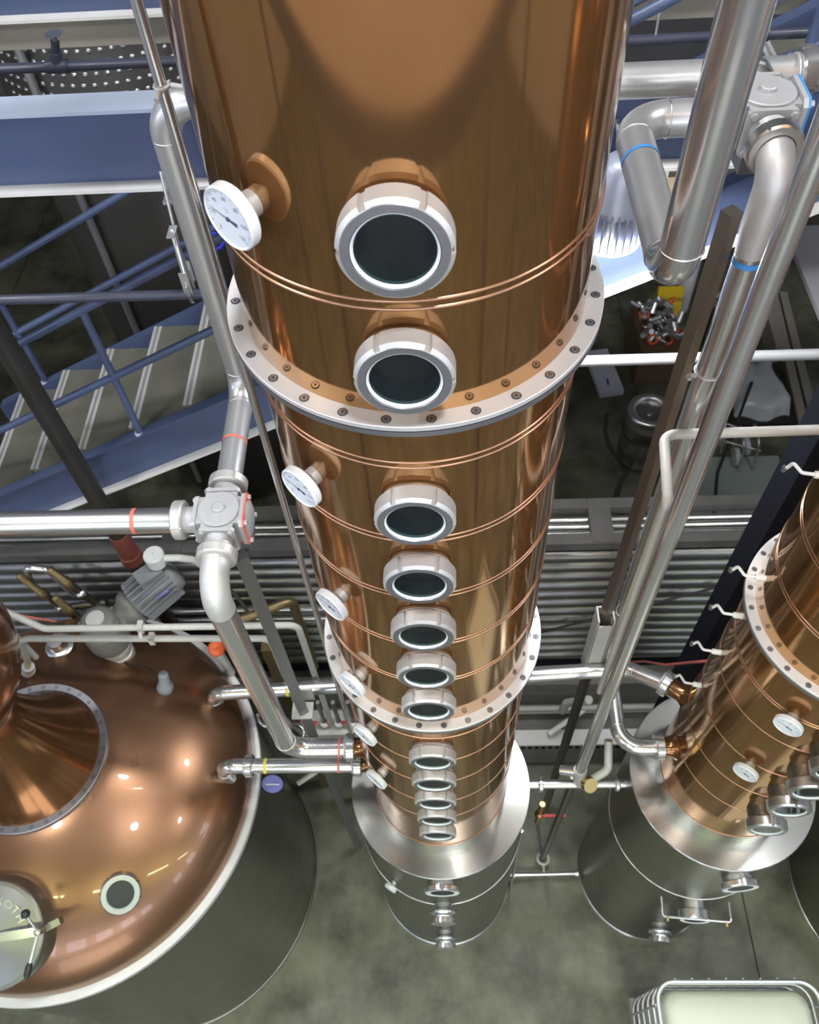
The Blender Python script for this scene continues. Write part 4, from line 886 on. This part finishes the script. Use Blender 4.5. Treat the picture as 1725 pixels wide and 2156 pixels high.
pipe('angled_pipe', [(0.97, 2.2, -5.45), (0.86, 2.3, -5.75), (0.86, 2.34, -6.0)], 0.03, 0.08, 'white_pipe', 'short bent pale pipe behind the long diagonal pipe', welds=False, n=14)
pipe('angled_pipe', [(1.22, 2.80, -7.165), (0.89, 2.60, -7.22)], 0.025, 0.08, 'cream', 'short pale stub sloping down from the level wall pipes', welds=False, n=14)
pipe('angled_pipe', [(-0.90, 2.27, -6.75), (-1.25, 2.08, -6.85)], 0.026, 0.08, 'cream', 'pale stub sloping toward the still under the yellow-banded pipe', welds=False, n=14)
sg = thing('wall_label', 'small cream tag with a red border low on the wall between still and column', 'tag', (-1.06, 2.6, -7.33))
part('plate', MB().box((-1.05, 2.60, -7.262), (0.17, 0.015, 0.13)), 'cream', sg)
part('border', MB().box((-1.147, 2.598, -7.262), (0.025, 0.02, 0.13)), 'red', sg)
part('mark', MB().box((-1.04, 2.59, -7.265), (0.03, 0.006, 0.07)), 'black_paint', sg)
bg_ = thing('pressure_gauge', 'small blue-faced pressure gauge at the still rim under the banded pipe', 'gauge', (-1.17, 1.56, -5.36))
gm_ = Matrix.Rotation(0.5, 3, 'X')
part('case', MB().lathe([(0.003, -0.02), (0.07, -0.02), (0.075, 0.0), (0.075, 0.02), (0.068, 0.024)], (-1.13, 1.62, -5.31), (0.1, -0.75, 0.6), 28), 'rubber', bg_)
part('face', MB().disc(Vector((-1.13, 1.62, -5.31)) + Vector((0.1, -0.75, 0.6)).normalized()*0.02, (0.1, -0.75, 0.6), 0.068, 28), 'violet', bg_)
part('needle', MB().box(Vector((-1.13, 1.62, -5.31)) + Vector((0.1, -0.75, 0.6)).normalized()*0.024, (0.09, 0.006, 0.006)), 'white_paint', bg_)
part('stem', MB().cyl((-1.13, 1.61, -5.36), (-1.16, 1.66, -5.62), 0.02, 12), 'steel_pol', bg_)
pc = thing('pump_cluster', 'dim cluster of steel clamps and tubes behind the still rim', 'pump', (-1.28, 2.05, -6.2))
for k, (x, y, z, r) in enumerate(((-1.24, 2.12, -5.45, 0.07), (-1.17, 2.10, -5.62, 0.06), (-1.10, 2.12, -5.80, 0.065), (-1.02, 2.10, -5.98, 0.055))):
    part('clamp', MB().torus((x, y, z), (0.5, -0.4, 0.75), r, 0.018, 20, 8), 'steel_pol', pc)
part('tube', MB().cyl((-1.26, 2.14, -5.35), (-0.98, 2.10, -6.2), 0.05, 16), 'steel_dull', pc)
oc = thing('orange_cap', 'orange red plastic cap at the far rim of the copper dome', 'cap', (-1.49, 2.3, -4.95))
part('cap', MB().lathe([(0.05, 0), (0.055, 0.06), (0.04, 0.08), (0.003, 0.082)], (-1.47, 2.32, -4.80), (0.3, -0.4, 0.85), n=20), 'orange', oc)
part('stem', MB().cyl((-1.47, 2.32, -4.80), (-1.47, 2.34, -5.22), 0.03, 12), 'white_paint', oc)
# dark valve cluster on the far side of the pot still
vc = thing('valve_cluster', 'cluster of brass-topped air valves behind the copper dome at the left edge', 'valves', (-2.7, 2.82, -6.3))
def airvalve(p, top, rt):
    p = Vector(p); d = (Vector(top) - p).normalized(); L = (Vector(top) - p).length
    b = part('valve_stem', MB().cyl(p, p + d*L*0.55, rt*0.8, 16), 'steel_dull', vc)
    part('clamp_ring', MB().lathe([(rt*0.8, 0), (rt*1.35, 0.01), (rt*1.35, 0.035), (rt*0.8, 0.045)], p + d*L*0.25, d, 20), 'steel_brush', b)
    part('brass_top', MB().lathe([(rt, 0), (rt*1.1, 0.06), (rt*0.85, 0.065), (rt*0.8, L*0.42), (rt*0.3, L*0.45), (0.002, L*0.45)], p + d*L*0.52, d, 18), 'brass_dull', b)
airvalve((-2.668, 2.807, -5.278), (-2.865, 2.830, -4.663), 0.03); airvalve((-2.459, 2.807, -5.046), (-2.622, 2.830, -4.594), 0.031); airvalve((-2.575, 2.738, -5.336), (-2.668, 2.761, -4.849), 0.033)
part('bridge_tube', MB().sweep(fillet([(-2.854, 2.854, -4.872), (-2.807, 2.877, -4.663), (-2.668, 2.877, -4.698), (-2.622, 2.877, -5.046)], 0.05)[0], 0.026, 14), 'steel_pol', vc)
part('cross_tube', MB().cyl((-2.738, 2.807, -5.127), (-2.390, 2.830, -5.081), 0.03, 14), 'steel_dull', vc)
part('down_tube', MB().cyl((-2.436, 2.807, -5.104), (-2.262, 2.784, -5.742), 0.022, 12).cyl((-2.622, 2.807, -5.220), (-2.622, 2.807, -6.264), 0.04, 14), 'steel_brush', vc)
nt_ = thing('white_tube_end', 'small white tube with a blue band behind the copper dome', 'tube', (-2.46, 2.80, -5.3))
part('tube', MB().cyl((-2.459, 2.784, -5.278), (-2.448, 2.784, -5.081), 0.02, 14), 'white_paint', nt_)
part('band', MB().lathe([(0.0212, 0), (0.0212, 0.04)], (-2.453, 2.784, -5.197), (0.06, 0, 1), 14), 'tape_blue', nt_)
solo('red_hose', MB().sweep([(-3.480, 2.668, -4.779), (-3.016, 2.703, -4.988), (-2.668, 2.714, -5.185), (-2.320, 2.738, -5.278), (-2.030, 2.784, -5.359)], 0.008, 8), 'tape_red', 'thin red hose sagging behind the copper dome', 'hose')
solo('red_hose', MB().sweep([(1.48, 2.93, -6.46), (1.455, 2.6, -5.72), (1.435, 2.3, -5.12), (1.445, 1.96, -4.32)], 0.008, 8), 'tape_red', 'thin red hose in front of the dark wall foot left of the right column', 'hose')
solo('brace_cable', MB().cyl((0.000, 2.970, -6.380), (1.972, 2.970, -5.278), 0.010, 8), 'black_paint', 'thin dark rod running diagonally across the corrugated wall', 'rod')
# ------------------------------------------------------------------ bulk container in the lower right corner
IX0, IX1, IY0, IY1, IT = 1.40, 2.50, -0.56, 0.63, -6.69
ib = thing('bulk_container', 'white plastic bulk container in a galvanised cage in the lower right corner', 'container', ((IX0 + IX1)/2, 0, FZ))
def rrect(x0, x1, y0, y1, z, r):
    return fillet([((x0 + x1)/2, y0, z), (x1, y0, z), (x1, y1, z), (x0, y1, z), (x0, y0, z), ((x0 + x1)/2 - 0.001, y0, z)], r, 5)[0]
bt = MB(); layers = [(-7.68, 0.02), (-7.66, 0.0), (-6.82, 0.0), (-6.765, 0.02), (-6.74, 0.06), (-6.735, 0.16)]
rings = []
for z, ins in layers: rings.append(rrect(IX0 + 0.04 + ins, IX1 - 0.04 - ins, IY0 + 0.04 + ins, IY1 - 0.04 - ins, z, 0.11))
nn = len(rings[0]); vs_ = [p for r in rings for p in r]; fs_ = [(i*nn + k, i*nn + (k+1) % nn, (i+1)*nn + (k+1) % nn, (i+1)*nn + k) for i in range(len(layers) - 1) for k in range(nn)]
bt._add(vs_, fs_, True); bt._add(rings[-1], [tuple(range(nn))], False)
tkb = part('bottle', bt, 'poly', ib)
part('lid', MB().lathe([(0.12, 0), (0.12, 0.03), (0.1, 0.04), (0.002, 0.042)], (1.95, 0.0, -6.735), n=32, sharp=True), 'poly', tkb)
part('pallet', MB().box((1.95, 0.01, -7.70), (1.12, 1.2, 0.03)).box((1.45, 0.01, -7.78), (0.1, 1.2, 0.13)).box((1.95, 0.01, -7.78), (0.1, 1.2, 0.13)).box((2.45, 0.01, -7.78), (0.1, 1.2, 0.13)), 'wood_grey', ib)
for k, z in enumerate((IT, -6.86, -7.05, -7.25, -7.45, -7.65)):
    part('cage_hoop', MB().sweep(rrect(IX0, IX1, IY0, IY1, z, 0.12), 0.012 if k else 0.016, 10, caps=False), 'galv', ib)
for i in range(8):
    x = IX0 + 0.14 + i*(IX1 - IX0 - 0.28)/7
    for y in (IY0 - 0.012, IY1 + 0.012): part('cage_bar', MB().cyl((x, y, -7.68), (x, y, IT), 0.009, 8), 'galv', ib)
for i in range(9):
    y = IY0 + 0.14 + i*(IY1 - IY0 - 0.28)/8
    for x in (IX0 - 0.012, IX1 + 0.012): part('cage_bar', MB().cyl((x, y, -7.68), (x, y, IT), 0.009, 8), 'galv', ib)
# ------------------------------------------------------------------ things on the floor beyond the partition
def keg(x, y, label, sc=1.0):
    t = thing('steel_keg', label, 'keg', (x, y, FZ), 'steel kegs'); o = (x, y, FZ); S = lambda pr: [(r*sc, h*sc) for r, h in pr]
    part('body', MB().lathe(S([(0.17, 0.0), (0.195, 0.03), (0.2, 0.07), (0.2, 0.2), (0.208, 0.21), (0.2, 0.22), (0.2, 0.4), (0.208, 0.41), (0.2, 0.42), (0.2, 0.52), (0.18, 0.58), (0.12, 0.615), (0.03, 0.62), (0.002, 0.62)]), o, n=40), 'keg_dark', t)
    part('top_ring', MB().lathe(S([(0.2, 0.53), (0.203, 0.60), (0.195, 0.655), (0.165, 0.665), (0.13, 0.65), (0.125, 0.6)]), o, n=40), 'steel_brush', t)
    part('spear', MB().cyl((x, y, FZ + 0.6*sc), (x, y, FZ + 0.64*sc), 0.035*sc, 16), 'dark_post', t)
keg(2.33, 6.2, 'steel keg standing alone on the dark floor beyond the partition wall', 1.28)
keg(3.62, 8.15, 'steel keg behind the long diagonal pipe, farther back on the floor')
cr = thing('crate_of_fittings', 'cardboard crate heaped with shiny pipe fittings beyond the partition', 'crate', (2.70, 7.75, FZ))
part('box', MB().box((2.70, 7.75, FZ + 0.3), (0.5, 0.8, 0.6)), 'card', cr)
for k in range(46):
    x, y = 2.70 + random.uniform(-0.22, 0.22), 7.75 + random.uniform(-0.36, 0.36); z = FZ + 0.63 + random.uniform(0, 0.12)
    ax = (random.uniform(-1, 1), random.uniform(-1, 1), random.uniform(0.2, 1)); m = MB()
    if k % 3 == 0: m.torus((x, y, z), ax, 0.055, 0.018, 16, 8)
    else: m.cyl((x, y, z), Vector((x, y, z)) + Vector(ax).normalized()*0.13, 0.035, 12)
    part('fitting', m, 'steel_pol' if k % 9 else 'orange', cr)
ws = thing('warning_sign', 'yellow folding floor sign propped beyond the crate of fittings', 'sign', (2.98, 8.42, FZ))
R1 = Matrix.Rotation(math.radians(18), 3, 'X'); R2 = Matrix.Rotation(math.radians(-18), 3, 'X')
part('front_panel', MB().box((2.98, 8.31, FZ + 0.33), (0.32, 0.02, 0.68), R2), 'yellow', ws)
part('rear_panel', MB().box((2.98, 8.53, FZ + 0.33), (0.32, 0.02, 0.68), R1), 'yellow', ws)
tm = text_mesh('CAUTION', 0.075, 0.001, 'sign_letters'); tm.materials.clear(); tm.materials.append(M['black_paint'])
o_ = local('sign_letters', tm, ws); o_.matrix_basis = Matrix.Translation(Vector((2.98, 8.35, FZ + 0.50 + H)) - ws.location) @ Matrix.Rotation(math.radians(90 - 18), 4, 'X')
pb = thing('paper_sheet', 'white paper bag lying beside the crate of fittings', 'paper', (2.2, 7.6, FZ))
part('sheet', MB().box((2.1, 7.55, FZ + 0.04), (0.3, 0.75, 0.08), Matrix.Rotation(0.15, 3, 'Z')), 'paper', pb)
part('mark', MB().box((2.12, 7.35, FZ + 0.082), (0.03, 0.10, 0.004)), 'violet', pb)
solo('paper_roll', MB().cyl((3.30, 8.75, FZ), (3.30, 8.8, FZ + 1.0), 0.10, 16), 'paper', 'white roll standing beside the yellow floor sign', 'roll')
# wrapped bundle
wb = thing('wrapped_bundle', 'bundle wrapped in pale plastic sheeting beside long planks', 'bundle', (3.95, 7.05, FZ))
m = MB(); nx, ny = 12, 12; vs_ = []; fs_ = []
for i in range(nx + 1):
    for j in range(ny + 1):
        u, v = i/nx, j/ny; ed = min(u, 1 - u, v, 1 - v)*2
        vs_.append((3.48 + 0.72*u + 0.05*math.sin(7*v), 6.6 + 0.95*v + 0.05*math.sin(9*u), FZ + 0.32*min(1, ed*5) + 0.025*random.uniform(-1, 1) + 0.002))
for i in range(nx):
    for j in range(ny): a = i*(ny + 1) + j; fs_.append((a, a + 1, a + ny + 2, a + ny + 1))
m._add(vs_, fs_, True); part('sheet', m, 'plastic_wrap', wb)
part('pallet', MB().box((3.86, 7.05, FZ + 0.06), (0.8, 1.0, 0.12)), 'black_paint', wb)
for k, (x0, y0, x1, y1, w, z) in enumerate(((4.52, 8.9, 4.20, 5.3, 0.10, 0.16), (4.68, 8.9, 4.36, 5.2, 0.10, 0.10), (4.31, 8.45, 4.27, 7.66, 0.10, 0.30))):
    d = Vector((x1 - x0, y1 - y0, 0)); a = math.atan2(d.y, d.x)
    solo('wooden_plank', MB().box(((x0 + x1)/2, (y0 + y1)/2, FZ + z/2 + 0.001*k), (d.length, w, z), Matrix.Rotation(a, 3, 'Z')), 'wood_grey', ('long weathered plank lying beside the plastic bundle', 'outer long plank on the floor at far right', 'short upper plank against the plastic bundle')[k], 'plank', 'planks beyond the partition')
fm = thing('studded_floor_mat', 'grey green studded mat on the floor in front of the wire racks', 'mat', (3.4, 5.7, FZ))
part('mat_sheet', MB().box((3.36, 5.35, FZ + 0.008), (1.2, 1.6, 0.014)), 'mat_green', fm)
# wire rack with discs
wr = thing('wire_rack', 'small wire rack holding pale discs on the studded mat', 'rack', (3.45, 6.15, FZ))
for k, (x, y, tilt) in enumerate(((3.30, 6.38, 0.2), (3.45, 6.10, 0.35), (3.62, 6.12, 0.35))):
    lo = [Vector((x, y - 0.18, FZ + 0.012)), Vector((x - 0.04, y - 0.13, FZ + 0.45)), Vector((x - 0.02, y + 0.18, FZ + 0.45)), Vector((x + 0.02, y + 0.22, FZ + 0.012))]
    part('hoop', MB().sweep(fillet(lo, 0.1)[0], 0.014, 8), 'galv', wr)
part('cross_wire', MB().cyl((3.28, 6.3, FZ + 0.44), (3.62, 6.1, FZ + 0.44), 0.011, 8).cyl((3.28, 6.15, FZ + 0.3), (3.64, 6.0, FZ + 0.3), 0.011, 8).cyl((3.30, 6.45, FZ + 0.2), (3.64, 6.3, FZ + 0.2), 0.011, 8), 'galv', wr)
for k, (x, y) in enumerate(((3.28, 6.36), (3.40, 6.06), (3.55, 6.22))):
    part('disc', MB().cyl((x, y, FZ + 0.12), (x + 0.05, y, FZ + 0.125), 0.11, 24), 'plastic_wrap', wr)
solo('floor_hose', MB().sweep([(3.05, 5.35, FZ + 0.03), (3.2, 5.9, FZ + 0.03), (3.5, 6.5, FZ + 0.35), (3.75, 7.0, FZ + 0.37)], 0.017, 8), 'black_paint', 'thin dark hose running from the mat up to the plastic bundle', 'hose')
# floor crack stain: a shallow wet streak
ws_ = MB(); path = [(2.06, 6.9, 0.05), (2.0, 6.6, 0.05), (2.02, 6.35, 0.06), (2.10, 6.15, 0.05), (2.17, 5.98, 0.08), (2.07, 5.8, 0.06), (1.99, 5.6, 0.09), (2.0, 5.35, 0.12), (2.02, 5.1, 0.10)]
vs_ = []
for x, y, w in path: vs_ += [(x - w/2, y, FZ + 0.003), (x + w/2, y, FZ + 0.003)]
ws_._add(vs_, [(2*i, 2*i + 1, 2*i + 3, 2*i + 2) for i in range(len(path) - 1)], False)
part('wet_streak', ws_, 'joint', floor)

t = thing('cable_loop', 'small bright blue cable loop hanging on the far handrail by the upper thermometer', 'loop', (-1.255, 3.96, -2.98))
part('loop', MB().torus((-1.255, 3.955, -2.935), (0.3, -1, 0.2), 0.045, 0.011, 28, 8), 'cable_blue', t)
